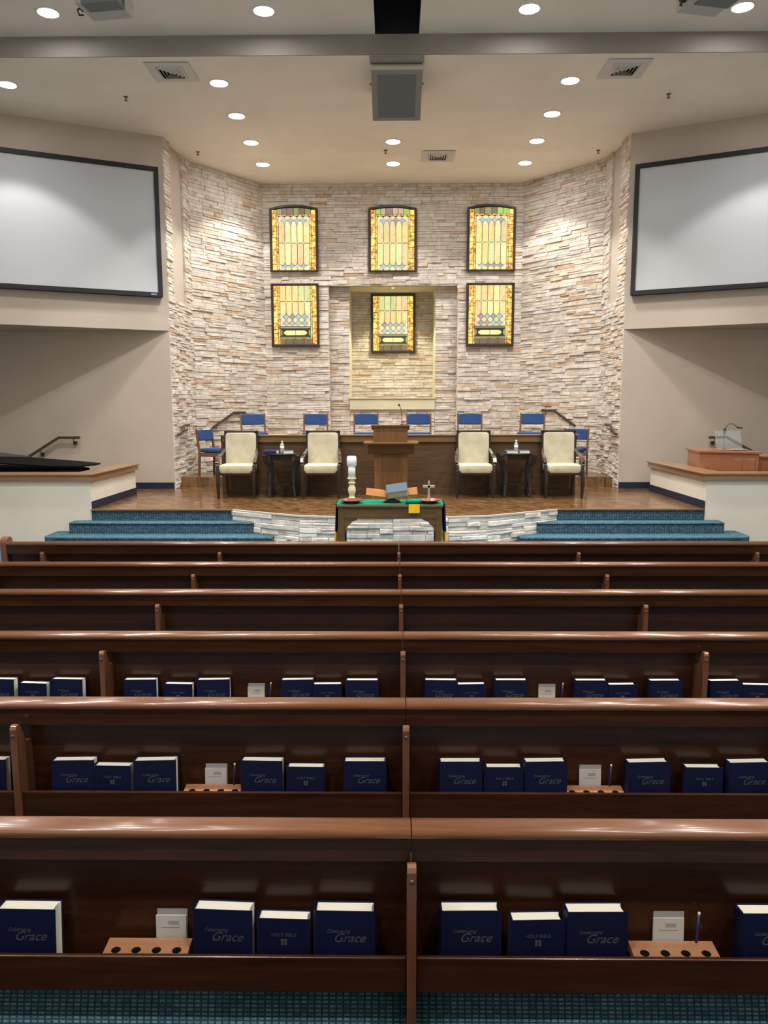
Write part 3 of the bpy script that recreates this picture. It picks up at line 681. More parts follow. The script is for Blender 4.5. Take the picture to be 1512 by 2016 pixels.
MB().lathe([(.044, 0), (.044, .19)], n=28).build('wax', m_wax, t)
MB().lathe([(.056, .150), (.060, .152), (.060, .235), (.054, .262), (.050, .268), (.044, .262), (.044, .19)], n=28).build('candle_follower', mat('frosted', (.85, .88, .86), .3), t)
MB().tube([(0, 0, .19), (0, 0, .25)], .002, 6).build('wick', m_blackmat, t)
t = thing('table_cross', 'small clear silver-edged cross standing on the communion table', 'cross', (.437, 9.33, .790))
mb = MB(); mb.box(-.014, .014, -.01, .01, .02, .25); mb.box(-.072, .072, -.01, .01, .165, .198); mb.build('cross_arms', m_silver, t, bevel=.003)
mb = MB(); mb.box(-.04, .04, -.03, .03, 0, .02); mb.build('foot', m_silver, t, bevel=.003)
t = thing('book_stand', 'orange wooden book stand spread open on the communion table', 'book stand', (-.02, 9.2, .790))
MB().box(-.13, .13, -.009, .009, -.048, .048, T=Tr(-.175, .03, .115) @ Ry(.13) @ Rx(-.5)).build('wing', m_standwood, t, bevel=.003)
MB().box(-.09, .09, -.009, .009, -.048, .048, T=Tr(.225, .03, .13) @ Ry(-.10) @ Rx(-.5)).build('wing', m_standwood, t, bevel=.003)
mb = MB(); mb.prism([(-.11, 0), (.12, 0), (.09, .03), (.03, .05), (-.03, .05), (-.08, .02)], -.03, .10, 'y'); mb.build('stand_base', m_blackmat, t, bevel=.003)
MB().tube([(-.03, -.05, .012), (-.06, -.02, .05), (-.08, .05, .07)], .007, 8).build('foot', m_blackmat, t)
MB().tube([(.06, -.05, .012), (.03, -.02, .05), (.05, .05, .07)], .007, 8).build('foot', m_blackmat, t)
b1 = make_book('large_bible', .25, .20, .085, m_greybook, m_oldpages, 'thick grey-covered bible lying on the open book stand', 'book')
b1.rotation_euler = (-1.15, -.14, 0); b1.location = (.055, 9.12, .895)

# ---- stained glass windows
PAL = {'cream': [(.82, .72, .34), (.80, .66, .28), (.68, .72, .34), (.84, .62, .34), (.78, .73, .38)], 'pink': [(.86, .66, .48)], 'blue': [(.34, .42, .55), (.42, .46, .54), (.30, .44, .62), (.30, .26, .34)],
       'white': [(.82, .78, .78), (.78, .80, .86)], 'edge': [(.95, .80, .10), (.90, .50, .06), (.70, .16, .03), (.72, .86, .12), (.30, .60, .05), (.95, .68, .35), (.95, .60, .10), (.90, .85, .25)],
       'thin': [(.60, .25, .06), (.75, .45, .12), (.55, .12, .05)], 'dark': [(.12, .07, .045), (.16, .09, .06), (.08, .06, .05)], 'topb': [(.12, .07, .05), (.30, .55, .05), (.16, .09, .06), (.20, .24, .06), (.45, .30, .20)],
       'pill': [(.80, .85, .38)], 'olive': [(.28, .24, .07), (.35, .28, .12), (.22, .22, .08)]}
def inset(p, g):
    xs = [q[0] for q in p]; ys = [q[1] for q in p]; cx, cy = (min(xs)+max(xs))/2, (min(ys)+max(ys))/2
    wx, wy = max(xs)-min(xs), max(ys)-min(ys); fx, fy = max(.3, 1-2*g/max(wx, 1e-6)), max(.3, 1-2*g/max(wy, 1e-6))
    return [(cx+(x-cx)*fx, cy+(y-cy)*fy) for x, y in p]
def art_window(num, kind, x, y, z, seed, lb, sc=1.0, wide=1.0):
    rr = random.Random(seed); P = []
    def add(p, cls, g=.0058): P.append((inset(p, g), (*rr.choice(PAL[cls]), .78 if cls in ('edge', 'thin') else 0)))
    def rect(a, b2, c, d, cls, g=.005): add([(a, c), (b2, c), (b2, d), (a, d)], cls, g)
    xl = (-.455, -.36, -.32); xr = (.325, .36, .455); w_ = (xr[0]-xl[2])/5; X = [xl[2]+w_*i for i in range(6)]
    def arc(x0, y0, x1, y1, k=5):   # leaves (x0,y0) vertically, bends over to (x1,y1)
        return [(x0+(x1-x0)*(1-math.cos(PI/2*t/k*.9))/(1-math.cos(PI/2*.9)), y0+(y1-y0)*math.sin(PI/2*t/k*.9)/math.sin(PI/2*.9)) for t in range(k+1)]
    if kind == 'upper':
        H = 1.29; yb = .03; yt = 1.245; f0, f1 = .03, 1.10
        ys_, ya, yd, ytop = .898, 1.03, 1.09, 1.125; ym = .58; ls, la, ld = .20, .125, .05
        for i in range(5):
            a, b2 = X[i], X[i+1]; c = (a+b2)/2
            L1 = arc(a, ys_, c, ya); L2 = [(2*c-q[0], q[1]) for q in L1][::-1]
            add([(a, ym), (b2, ym), ]+[(2*c-q[0], q[1]) for q in L1]+L1[::-1][1:], 'cream')
            K1 = arc(a, ls, c, la)
            add([(b2, ym), (a, ym)]+K1+[(2*c-q[0], q[1]) for q in K1][::-1][1:], 'cream')
            add([(c, ya), (b2, yd), (b2-.01, yd+.02), (c, ytop), (a+.01, yd+.02), (a, yd)], 'cream')
            add([(c, la), (b2, ld+.01), (b2-.01, f0), (a+.01, f0), (a, ld+.01)], 'cream')
        for i in range(6):
            c = X[i]; cls = 'blue' if 0 < i < 5 else 'white'
            R1 = arc(c, ys_, c+w_/2, ya)+[(c+w_*.28, yd-.02), (c, yd+.01)]; Lf = [(2*c-q[0], q[1]) for q in R1][::-1][1:-1]
            K = arc(c, ls, c+w_/2, la)+[(c+w_*.28, ld+.03), (c, ld)]; Kf = [(2*c-q[0], q[1]) for q in K][::-1][1:-1]
            if i == 0: add(R1, cls); add(K, cls)
            elif i == 5: add([R1[0]]+[R1[-1]]+Lf, cls); add([K[0]]+[K[-1]]+Kf, cls)
            else: add(R1+Lf, cls); add(K+Kf, cls)
        for i in range(1, 5): add([(X[i]-.016, ym), (X[i], ym-.016), (X[i]+.016, ym), (X[i], ym+.016)], 'white', .003)
        xs = [xl[1]+(xr[1]-xl[1])*q for q in (0, .16, .30, .50, .66, .82, 1)]
        arcz = lambda q: yt+.05*(1-(q/.455)**2)
        for a, b2 in zip(xs, xs[1:]): add([(a, 1.15), (b2, 1.15), (b2, arcz(b2)-.01), (a, arcz(a)-.01)], 'topb')
        for a, b2 in zip(xs, xs[1:]): rect(a, b2, 1.125, 1.15, 'thin', .002)
        ytb = yt
    else:
        H = 1.30; f0 = .425; f1 = 1.265; ym = .94; dz = .134
        for i in range(5):
            a, b2 = X[i], X[i+1]; c = (a+b2)/2
            rect(a, b2, ym, f1, 'cream')
            add([(a, ym), (a, f0+2*dz), (c, f0+1.5*dz), (b2, f0+2*dz), (b2, ym)], 'cream')
            add([(c, f0+1.5*dz), (b2, f0+dz), (c, f0+.5*dz), (a, f0+dz)], 'cream')
            add([(c, f0+.5*dz), (b2, f0), (a, f0)], 'cream')
        for i in range(6):
            for k in (0, 1):
                c = X[i]; z0 = f0+k*dz; l_ = w_/2 if i > 0 else 0; r_ = w_/2 if i < 5 else 0
                add([(c, z0), (c+r_, z0+dz/2), (c, z0+dz), (c-l_, z0+dz/2)] if l_ and r_ else ([(c, z0), (c+r_, z0+dz/2), (c, z0+dz)] if r_ else [(c, z0), (c, z0+dz), (c-l_, z0+dz/2)]), 'blue' if 0 < i < 5 else 'white')
        for i in range(1, 5): add([(X[i]-.016, ym), (X[i], ym-.016), (X[i]+.016, ym), (X[i], ym+.016)], 'white', .003)
        # nameplate band with its long rounded pane
        rect(xl[2], xr[0], .385, .42, 'olive'); rect(xl[2], xr[0], .18, .215, 'olive')
        for (a, s_) in ((xl[2], 1), (xr[0], -1)): add([(a, .22), (a, .38), (a+s_*.05, .34), (a+s_*.05, .26)], 'olive')
        for s_ in (-1, 1):
            pts = [(.003*s_, .245), (.003*s_, .345), (.19*s_, .345), (.235*s_, .32), (.25*s_, .295), (.235*s_, .27), (.19*s_, .245)]
            add(pts, 'pill', .002)
        xs = [xl[1]+(xr[1]-xl[1])*q for q in (0, .2, .45, .75, 1)]
        for a, b2 in zip(xs, xs[1:]): rect(a, b2, .055, .165, 'dark')
        rect(xl[1], xr[1], .168, .178, 'thin', .001)
        yb, ytb = .055, 1.265
    # mottled borders
    for (a, b2) in ((xl[0], xl[1]), (xr[1], xr[2])):
        q = yb
        while q < ytb-.02:
            s_ = rr.uniform(.07, .17)
            if ytb-q-s_ < .06: s_ = ytb-q
            rect(a, b2, q, q+s_, 'edge'); q += s_
    for (a, b2) in ((xl[1], xl[2]), (xr[0], xr[1])):
        q = yb
        while q < (1.125 if kind == 'upper' else ytb)-.02:
            s_ = rr.uniform(.06, .12); top = 1.125 if kind == 'upper' else ytb
            if top-q-s_ < .05: s_ = top-q
            rect(a, b2, q, q+s_, 'thin', .003); q += s_
    root = thing('stained_glass_window', lb, 'stained glass window', (x, y, z), group='back-lit stained glass windows')
    g = MB()
    for p, c in P:
        rr2 = rr.uniform(.88, 1.1); c = tuple(min(1, q*rr2) for q in c[:3])+(c[3],)
        g.add([(q[0]*sc*wide, -.012, q[1]*sc) for q in p], [tuple(range(len(p)))], rgb=c)
    g.build('glass', m_art, root, attr='pane')
    bk = MB()
    if kind == 'upper':
        top = [( .47-.94*k/12, 1.26+.05*(1-((.47-.94*k/12)/.47)**2)) for k in range(13)]
        bk.prism([(q[0]*sc, q[1]*sc) for q in [(-.47, .02), (.47, .02)]+top], -.009, .02, 'y')
        def ring(x_, yb_, yt_, rise): return [(-x_, yb_), (x_, yb_)]+[(x_-2*x_*k/16, yt_+rise*(1-((x_-2*x_*k/16)/x_)**2)) for k in range(17)]
        a_, b_ = ring(.502, 0, 1.265, .075), ring(.458, .03, 1.24, .055)
    else:
        bk.box(-.47*sc, .47*sc, -.009, .02, .03*sc, 1.28*sc)
        a_, b_ = [(-.502, 0), (.502, 0), (.502, 1.305), (-.502, 1.305)], [(-.458, .045), (.458, .045), (.458, 1.27), (-.458, 1.27)]
    bk.build('leading', m_lead, root)
    fr = MB(); n = len(a_)
    vs = [(q[0]*sc, yy, q[1]*sc) for yy in (-.05, .03) for q in a_]+[(q[0]*sc, yy, q[1]*sc) for yy in (-.05, .03) for q in b_]
    fs = []
    for i in range(n):
        j = (i+1) % n
        fs += [(i, j, 2*n+j, 2*n+i), (n+i, 3*n+i, 3*n+j, n+j), (i, n+i, n+j, j), (2*n+i, 2*n+j, 3*n+j, 3*n+i)]
    fr.add(vs, fs); fr.build('frame', m_winframe, root, bevel=.004)
    return root
YW = 16.66
art_window(1, 'upper', -2.06, YW-.03, 4.735, 11, 'arched stained glass window, left of the upper row')
art_window(2, 'upper', -.005, YW-.03, 4.725, 12, 'arched stained glass window in the middle, above the niche')
art_window(3, 'upper', 2.045, YW-.03, 4.735, 15, 'arched stained glass window, right of the upper row')
art_window(4, 'lower', -2.06, YW-.03, 3.19, 18, 'square-topped stained glass window at left below an arched one')
art_window(5, 'lower', 2.045, YW-.03, 3.19, 21, 'square-topped stained glass window at right below an arched one')
art_window(6, 'lower', .005, 17.81, 3.135, 23, 'square-topped stained glass window on the back of the central niche')

# ---- projection screens
for s_, (A_, B_), nm in ((-1, (LB, LA), 'left'), (1, (RA, RB), 'right')):
    T, l_ = frame_T(A_, B_)
    if s_ < 0: x1 = l_-.10; x0 = x1-3.85
    else: x0 = .10; x1 = x0+3.85
    t = thing('projection_screen', 'wide white projection screen in black frame on the %s bulkhead' % nm, 'projection screen', group='projection screens')
    t.matrix_world = T @ Tr((x0+x1)/2, 0, 3.82)
    W = 3.85/2; Hh = 2.14; f_ = .075
    mb = MB(); mb.box(-W+.05, W-.05, -.105, -.08, .05, Hh-.05); mb.build('screen_surface', m_screen, t)
    mb = MB(); mb.box(-W, W, -.13, 0, 0, f_); mb.box(-W, W, -.13, 0, Hh-f_, Hh); mb.box(-W, -W+f_, -.13, 0, f_, Hh-f_); mb.box(W-f_, W, -.13, 0, f_, Hh-f_); mb.build('frame', m_sframe, t, bevel=.004)
    if s_ < 0: mb = MB(); mb.box(W-.20, W-.11, -.133, -.13, .025, .05); mb.build('maker_badge', mat('badge', (.25, .28, .45), .4), t)

# ---- recessed downlights
def make_light():
    t = thing('recessed_downlight', '', 'ceiling light', group='recessed ceiling downlights')
    mb = MB(); n = 28; prof = [(.148, .0), (.145, -.010), (.125, -.012), (.118, -.004)]
    vs = []; fs = []
    for (r_, z) in prof:
        for i in range(n): a = 2*PI*i/n; vs.append((r_*math.cos(a), r_*math.sin(a), z))
    for j in range(3):
        for i in range(n): fs.append((j*n+i, j*n+(i+1) % n, (j+1)*n+(i+1) % n, (j+1)*n+i))
    mb.add(vs, fs, smooth=True); mb.build('trim_ring', m_trimring, t)
    mb = MB(); mb.lathe([(.119, -.006), (.119, -.002)], n=n); mb.build('lens', m_lens, t)
    return t
def spot(t, W, name='lamp', half=52, blend=.18):
    d = bpy.data.lights.new(name, 'SPOT'); d.energy = W; d.spot_size = math.radians(half*2); d.spot_blend = blend; d.shadow_soft_size = .10; d.color = (1.0, .95, .90)
    o = bpy.data.objects.new(name, d); C.objects.link(o); o.parent = t; o.location = (0, 0, -.04)
lt = make_light()
stage_l = [(-5.5, 11.63), (-2.47, 11.63), (2.51, 11.63), (5.5, 11.63), (-2.47, 12.88), (2.51, 12.88), (-2.47, 14.12), (.006, 14.12), (2.5, 14.12), (-2.47, 15.34), (.006, 15.34), (2.5, 15.34)]
rown = {11.63: 'front', 12.88: 'second', 14.12: 'third', 15.34: 'rear'}
first = True
sd = bpy.data.lights.new('lamp', 'SPOT')
def place_light(x, y, z, W, lb, half=52):
    global first
    o = lt if first else dup(lt, (x, y, z)); first = False
    o.location = (x, y, z); o['label'] = lb; return o
lamps = []
for (x, y) in stage_l:
    c_ = 'centre' if abs(x) < .5 else (('far ' if abs(x) > 4 else '')+('left' if x < 0 else 'right'))
    o = place_light(x, y, ZC, STAGE_W, 'round recessed downlight, %s of the %s row over the stage' % (c_, rown[y])); lamps.append((o, STAGE_W, 52))
for k, y in enumerate((10.16, 7.6, 5.0, 2.4, -.2)):
    for x, nm in ((-4.24, 'far left'), (-1.58, 'left of centre'), (1.67, 'right of centre'), (4.26, 'far right')):
        row = ['on the pew-side ceiling nearest the drop band', 'in the second row over the pews', 'in the third row over the pews', 'in the fourth row over the pews', 'in the rear row over the pews'][k]
        o = place_light(x, y, ZN, NAVE_W, 'round recessed downlight, %s %s' % (nm, row)); lamps.append((o, NAVE_W, 60))
for (o, W, hf) in lamps: spot(o, W, half=hf, blend=.75 if hf == 60 else .28)
# baptistry niche light hidden behind the header
nl = thing('niche_downlight', 'small downlight in the ceiling of the central niche', 'ceiling light', (0, 17.10, 4.469))
MB().lathe([(.03, -.003), (.03, .0)], n=20).build('lens', mat('niche_lens', (.9, .85, .7), .4, emis=(1, .85, .55), es=1.2), nl)
d = bpy.data.lights.new('lamp', 'SPOT'); d.energy = 70; d.color = (1, .90, .62); d.spot_size = 1.75; d.spot_blend = .25; d.shadow_soft_size = .06
o = bpy.data.objects.new('lamp', d); C.objects.link(o); o.parent = nl; o.location = (0, 0, -.03)

# ---- ceiling diffusers
def vent(x0, x1, y0, y1, lb):
    cx, cy = (x0+x1)/2, (y0+y1)/2; W, D = (x1-x0)/2, (y1-y0)/2
    t = thing('ceiling_vent', lb, 'air vent', (cx, cy, ZC), group='square ceiling air diffusers')
    def ringbox(w0, d0, w1, d1, za, zb, nm, m_):
        vs = [(-w0, -d0, za), (w0, -d0, za), (w0, d0, za), (-w0, d0, za), (-w1, -d1, zb), (w1, -d1, zb), (w1, d1, zb), (-w1, d1, zb)]
        mb = MB(); up_ = [(a, b2, c+.004) for a, b2, c in vs]
        mb.add(vs+up_, [(i, (i+1) % 4, 4+(i+1) % 4, 4+i) for i in range(4)]+[(8+i, 12+i, 12+(i+1) % 4, 8+(i+1) % 4) for i in range(4)]+[(i, 8+i, 8+(i+1) % 4, (i+1) % 4) for i in range(4)]+[(4+i, 4+(i+1) % 4, 12+(i+1) % 4, 12+i) for i in range(4)])
        mb.build(nm, m_, t)
    ringbox(W, D, W*.6, D*.6, -.012, -.012, 'face_plate', m_grille)
    MB().box(-W*.6, W*.6, -D*.6, D*.6, -.003, -.001).build('dark_throat', m_hole, t)
    for k in range(4):
        a = .58-.14*k; ringbox(W*a, D*a, W*(a-.085), D*(a-.085), -.010-.006*0, -.034, 'louvre', m_grille)
    return t
vent(-3.33, -2.73, 10.95, 11.56, 'square white air vent in the stage ceiling at left')
vent(2.86, 3.46, 10.95, 11.56, 'square white air vent in the stage ceiling at right')
vent(.53, 1.13, 14.6, 15.22, 'square white air vent in the ceiling near the back stone wall')
def make_spr(lb, x, y):
    t = thing('sprinkler_head', lb, 'sprinkler', (x, y, ZC), group='ceiling sprinkler heads')
    MB().lathe([(.035, 0), (.034, -.006), (.012, -.010)], n=18).build('escutcheon', m_brass, t)
    MB().tube([(0, 0, -.005), (0, 0, -.05)], .009, 8).build('stem', m_brass, t)
    MB().lathe([(.028, -.056), (.028, -.052)], n=14).build('deflector', m_brass, t)
for x, y, lb in ((-3.96, 12.1, 'small sprinkler head on the ceiling above the left screen'), (4.07, 12.13, 'small sprinkler head on the ceiling above the right screen'),
                 (-3.52, 14.6, 'small sprinkler head near the left stone wall top'), (-.13, 14.58, 'small sprinkler head between the two centre downlights'), (3.70, 14.65, 'small sprinkler head near the right stone wall top')): make_spr(lb, x, y)

# ---- hanging loudspeaker
t = thing('loudspeaker', 'large grey loudspeaker hanging face-down from the stage ceiling', 'loudspeaker', (.055, 11.0, 6.5))
ang = math.atan2(-.40, .64)
mb = MB(); mb.prism([(0, -.06), (.86, -.42), (1.05, -.10), (1.05, -.005), (0, -.005)], -.345, .345, 'x'); mb.build('cabinet', m_speaker, t, bevel=.004)
TF = Tr(0, 0, -.06) @ Rx(math.atan2(-.36, .86))
Lf = math.hypot(.86, .36)
mb = MB(); mb.box(-.355, .355, -.035, .02, -.03, .0, T=TF); mb.build('top_lip', m_beige, t)
mb = MB(); f_ = .06
# bevelled rim then sunken grille
o4 = [(-.345, .02), (.345, .02), (.345, Lf), (-.345, Lf)]; i4 = [(-.262, .13), (.262, .13), (.262, Lf-.04), (-.262, Lf-.04)]
mb.add([(a, b2, -.030) for a, b2 in o4]+[(a, b2, -.005) for a, b2 in i4]+[(a, b2, .002) for a, b2 in o4], [(0,1,5,4), (1,2,6,5), (2,3,7,6), (3,0,4,7), (0,8,9,1), (1,9,10,2), (2,10,11,3), (3,11,8,0)], T=TF); mb.build('rim', m_speaker, t)
mb = MB(); mb.box(-.265, .265, .125, Lf-.035, -.008, -.002, T=TF); mb.build('grille', m_spgrille, t)
mb = MB(); mb.box(-.36, .36, -.19, -.03, -.03, -.001); mb.build('grey_plate', m_speaker, t)  # thin grey plate just below the ceiling, ahead of the cabinet
for sx in (-1, 1): MB().lathe([(.012, 0), (.012, .03)], n=10, T=Tr(sx*.345, .3, -.16) @ Ry(sx*PI/2)).build('knob', m_speaker, t)

# ---- projectors
def projector(x, y, rz, lb, s_):
    t = thing('projector', lb, 'projector', (x, y, 6.33), rz, group='ceiling projectors')
    mb = MB(); mb.box(-.25, .25, -.22, .20, 0, .16); mb.build('body', m_proj, t, bevel=.02)
    mb = MB(); mb.box(-.17, .25, -.225, -.03, -.012, .10); mb.build('vent_grille', m_spgrille, t, bevel=.004)
    MB().lathe([(.045, 0), (.05, .02), (.05, .06)], n=20, T=Tr(-s_*.30, .02, .08) @ Ry(s_*PI/2)).build('lens_barrel', m_blackmat, t)
    MB().tube([(0, 0, .16), (0, 0, ZN-6.33)], .025, 12).build('mount_pole', m_proj, t)
    MB().tube([(-s_*.25, -.05, .05), (-s_*.31, -.05, .02), (-s_*.32, 0, -.01), (-s_*.28, .03, .0)], .010, 8).build('cable', m_blackmat, t)
projector(-3.22, 9.27, -.15, 'grey ceiling projector at the upper left edge', 1)
projector(3.48, 9.27, .22, 'grey ceiling projector at the upper right edge', 1)

# ---- grand piano in the left bay
t = thing('grand_piano', 'black grand piano behind the left half wall', 'piano', (0, 0, .3))
rim = [(-7.2, 11.35), (-5.1, 11.35), (-4.78, 11.55), (-4.72, 11.9), (-4.95, 12.2), (-5.5, 12.4), (-6.2, 12.55), (-6.8, 12.75), (-7.2, 12.8)]
MB().prism(rim, .28, .70, 'z').build('case', m_blackgloss, t)
rl = [(-7.2, 11.33), (-5.1, 11.33), (-4.76, 11.53), (-4.64, 11.95), (-4.66, 12.2), (-4.93, 12.33), (-5.5, 12.43), (-6.2, 12.58), (-6.8, 12.78), (-7.2, 12.83)]
def lidz(x, y): return .735+.06*max(0, (-4.7-x))
mb = MB(); n = len(rl); vs = [(a, b2, lidz(a, b2)) for a, b2 in rl]+[(a, b2, lidz(a, b2)+.02) for a, b2 in rl]
mb.add(vs, [tuple(range(n))[::-1], tuple(range(n, 2*n))]+[(i, (i+1) % n, n+(i+1) % n, n+i) for i in range(n)]); mb.build('lid', m_blackgloss, t)
mb = MB(); mb.add([(-7.2, 12.0, .89), (-6.0, 12.25, .80), (-5.95, 12.6, .82), (-7.2, 12.9, .93), (-7.2, 12.0, .91), (-6.0, 12.25, .82), (-5.95, 12.6, .84), (-7.2, 12.9, .95)], [(0,3,2,1), (4,5,6,7), (0,1,5,4), (1,2,6,5), (2,3,7,6), (3,0,4,7)]); mb.build('raised_lid_flap', m_greylid, t)
for x, y in ((-5.2, 11.7), (-7.0, 11.7), (-6.6, 12.4)): MB().lathe([(.03, 0), (.05, .1), (.06, .28)], cx=x, cy=y, n=16).build('leg', m_blackgloss, t)

# ---- organ console in the right bay
t = thing('organ_console', 'reddish cherry organ console behind the right half wall', 'organ', (0, 0, .3))
mb = MB(); mb.prism([(4.74, 11.95), (5.5, 11.62), (5.5, 12.5), (4.86, 12.75)], 0, .92, 'z'); mb.build('end_panel', m_organ, t, bevel=.004)
mb = MB(); mb.prism([(4.72, 11.93), (5.53, 11.58), (5.53, 12.55), (4.84, 12.8)], .92, .955, 'z'); mb.build('top_slab', m_organ, t, bevel=.005)
mb = MB(); mb.box(5.5, 7.0, 11.66, 12.4, 0, .86); mb.build('rear_case', m_organ, t, bevel=.004)
mb = MB(); mb.box(5.48, 7.02, 11.63, 12.43, .86, .885); mb.build('rear_ledge', m_organ, t, bevel=.004)
Tq, lq = frame_T((4.74, 11.95), (5.5, 11.62))
for k in range(2): MB().box(.48+.18*k, .60+.18*k, -.015, 0, .55, .84, T=Tq).build('raised_panel', m_organ, t, bevel=.006)
for k in range(4): MB().box(5.56+.32*k, 5.80+.32*k, 11.645, 11.66, .52, .80).build('raised_panel', m_organ, t, bevel=.006)
t = thing('acrylic_music_stand', 'clear acrylic music desk on top of the organ', 'music stand', (5.18, 12.05, 1.255))
mb = MB(); mb.prism([(0, .0), (.012, 0), (.132, .30), (.12, .30)], -.14, .26, 'x'); mb.build('clear_panel', m_glass, t)
mb = MB(); mb.box(-.16, .28, -.14, .0, .0, .012); mb.build('ledge', m_organ, t, bevel=.003)
t = thing('sheet_music', 'pale open sheet music lying on the organ ledge', 'sheet music', (5.30, 11.95, 1.267))
mb = MB(); mb.box(-.10, .16, -.06, .04, .001, .006, T=Rz(.1)); mb.build('pages', m_card, t)
t = thing('gooseneck_lamp', 'small black gooseneck lamp bending over the organ', 'lamp', (5.30, 12.40, 1.255))
MB().lathe([(.03, 0), (.03, .015), (.012, .02)], n=16).build('base', m_blackmat, t)
MB().tube([(0, 0, .01), (-.01, 0, .2), (0, 0, .30), (.02, 0, .36), (.06, 0, .395), (.11, 0, .40), (.16, 0, .37), (.19, 0, .345)], .005, 8).build('neck', m_blackmat, t)
MB().lathe([(.012, -.04), (.024, .0), (.024, .05), (.012, .06)], n=14, T=Tr(-.004, 0, .27)).build('clip', m_blackmat, t)
MB().box(-.045, .045, -.018, .018, -.010, .010, T=Tr(.23, 0, .335) @ Ry(.1)).build('lamp_head', m_blackmat, t, bevel=.004)

# ================================================================ PEWS
ROWS = [6.114, 5.296, 4.479, 3.612, 2.754, 1.90, 1.04, .18]     # depth of the back top, front row first; last two unseen, added for reflections
RN = ['front row', 'second row', 'third row', 'fourth row', 'fifth row', 'nearest row', 'row just below the frame', 'row under the camera']
JX = .047; XL, XR = -3.12, 3.21
def cap_profile():
    # y (towards stage), z: thin cap board, bullnose on the camera side, eased far edge
    pts = [(-.041, .830), (.028, .826), (.030, .838)]
    for k in range(1, 6): a = PI/2*k/5; pts.append((-.002+.032*math.cos(a), .838+.022*math.sin(a)))
    pts.append((-.030, .8605))
    for k in range(1, 9): a = PI/2+PI*k/8; pts.append((-.041+.015*math.cos(a), .845+.015*math.sin(a)))
    return pts[:-1]
def make_pew(side):
    t = thing('pew', '', 'pew')
    x0, x1 = (XL, JX-.0015) if side < 0 else (JX+.0015, XR)
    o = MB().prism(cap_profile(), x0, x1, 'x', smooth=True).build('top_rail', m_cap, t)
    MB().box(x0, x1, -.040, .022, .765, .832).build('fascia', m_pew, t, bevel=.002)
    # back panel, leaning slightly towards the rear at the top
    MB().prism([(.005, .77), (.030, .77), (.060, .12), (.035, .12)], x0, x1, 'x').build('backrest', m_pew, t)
    xa, xb = (x0, x1-.012) if side < 0 else (x0+.012, x1)
    mb = MB(); mb.box(xa, xb, -.082, .03, .425, .439); mb.build('rack_floor', m_pew, t)
    mb = MB(); mb.box(xa, xb, -.092, -.078, .432, .53); mb.build('rack_lip', m_pew, t, bevel=.003)
    bx_ = ([-2.81, -1.385, JX] if side < 0 else [1.475, 2.885])
    for bx in bx_:
        P = [(.03, .06), (-.070, .06), (-.106, .40), (-.106, .775), (-.100, .787), (-.085, .79), (-.072, .785), (-.03, .70), (.02, .70)]
        br_ = MB().prism(P, bx-.012, bx+.012, 'x').build('bracket', m_brk, t, bevel=.002)
        MB().lathe([(.007, 0), (.006, .003), (.001, .004)], n=12, T=Tr(bx, -.106, .752) @ Rx(PI/2)).build('screw', m_bronze, br_)
    # seat and its patterned upholstery showing under the rack
    MB().prism([(.05, .38), (.50, .42), (.50, .39), (.05, .35)], x0, x1, 'x').build('seat', m_pew, t)
    mb = MB(); mb.prism([(.07, .385), (.49, .425), (.50, .45), (.48, .47), (.08, .43)], x0+.01, x1-.01, 'x'); mb.build('seat_cushion', m_teal2, t)
    n = 10; P = [(.045, .42)]+[(-.03-.035*math.sin(PI*k/n), .42-.32*k/n) for k in range(n+1)]+[(.045, .10)]
    MB().prism(P, xa, xb, 'x', smooth=True).build('back_upholstery', m_teal2, t)
    ex = (x0-.055, x0) if side < 0 else (x1, x1+.055)
    E_ = [(-.02, 0), (.52, 0), (.53, .55), (.50, .62), (.40, .66), (.22, .68), (.11, .74), (.075, .84)]+[(.02+.055*math.cos(a), .855+.045*math.sin(a)) for a in (0, .5, 1.0, 1.57, 2.1, 2.6, 3.14)]+[(-.035, .83), (-.03, .6)]
    MB().prism(E_, ex[0], ex[1], 'x').build('end_panel', m_brk, t, bevel=.006)
    return t
pl_, pr_ = make_pew(-1), make_pew(1)
for i, Y in enumerate(ROWS):
    for side, src in ((-1, pl_), (1, pr_)):
        o = src if i == 0 else dup(src, (0, Y, 0))
        o.location = (0, Y, 0)
        o['label'] = 'dark walnut pew, %s, %s of the centre joint' % (RN[i], 'left' if side < 0 else 'right')
        o['group'] = 'rows of walnut pews'
# ---- books in the racks
def text_mesh(name, body, size, m_, shear=0, align='CENTER', ext=.0002):
    cu = bpy.data.curves.new(name, 'FONT'); cu.body = body; cu.size = size; cu.align_x = align; cu.shear = shear; cu.extrude = ext
    o = bpy.data.objects.new(name, cu); C.objects.link(o)
    dg = bpy.context.evaluated_depsgraph_get(); me = bpy.data.meshes.new_from_object(o.evaluated_get(dg)); bpy.data.objects.remove(o)
    me.materials.clear(); me.materials.append(m_); return me
def merged(name, parts, m_):
    bm = bmesh.new()
    for me, T in parts:
        k = len(bm.verts); bm.from_mesh(me); bm.verts.ensure_lookup_table()
        for v in bm.verts[k:]: v.co = T @ v.co
    me = bpy.data.meshes.new(name); bm.to_mesh(me); bm.free(); me.materials.append(m_); return me
F = Rx(PI/2)
def hymnal_proto():
    t = make_book('hymnal', .157, .192, .05, m_bookblue, m_pages, '', 'hymnal')
    me = merged('title', [(text_mesh('a', 'Celebrating', .013, m_foil, .35), Tr(-.018, -.0253, 0.134) @ F), (text_mesh('b', 'Grace', .034, m_foil, .45), Tr(.010, -.0253, 0.109) @ F)], m_foil)
    o = bpy.data.objects.new('cover_title', me); C.objects.link(o); o.parent = t; return t
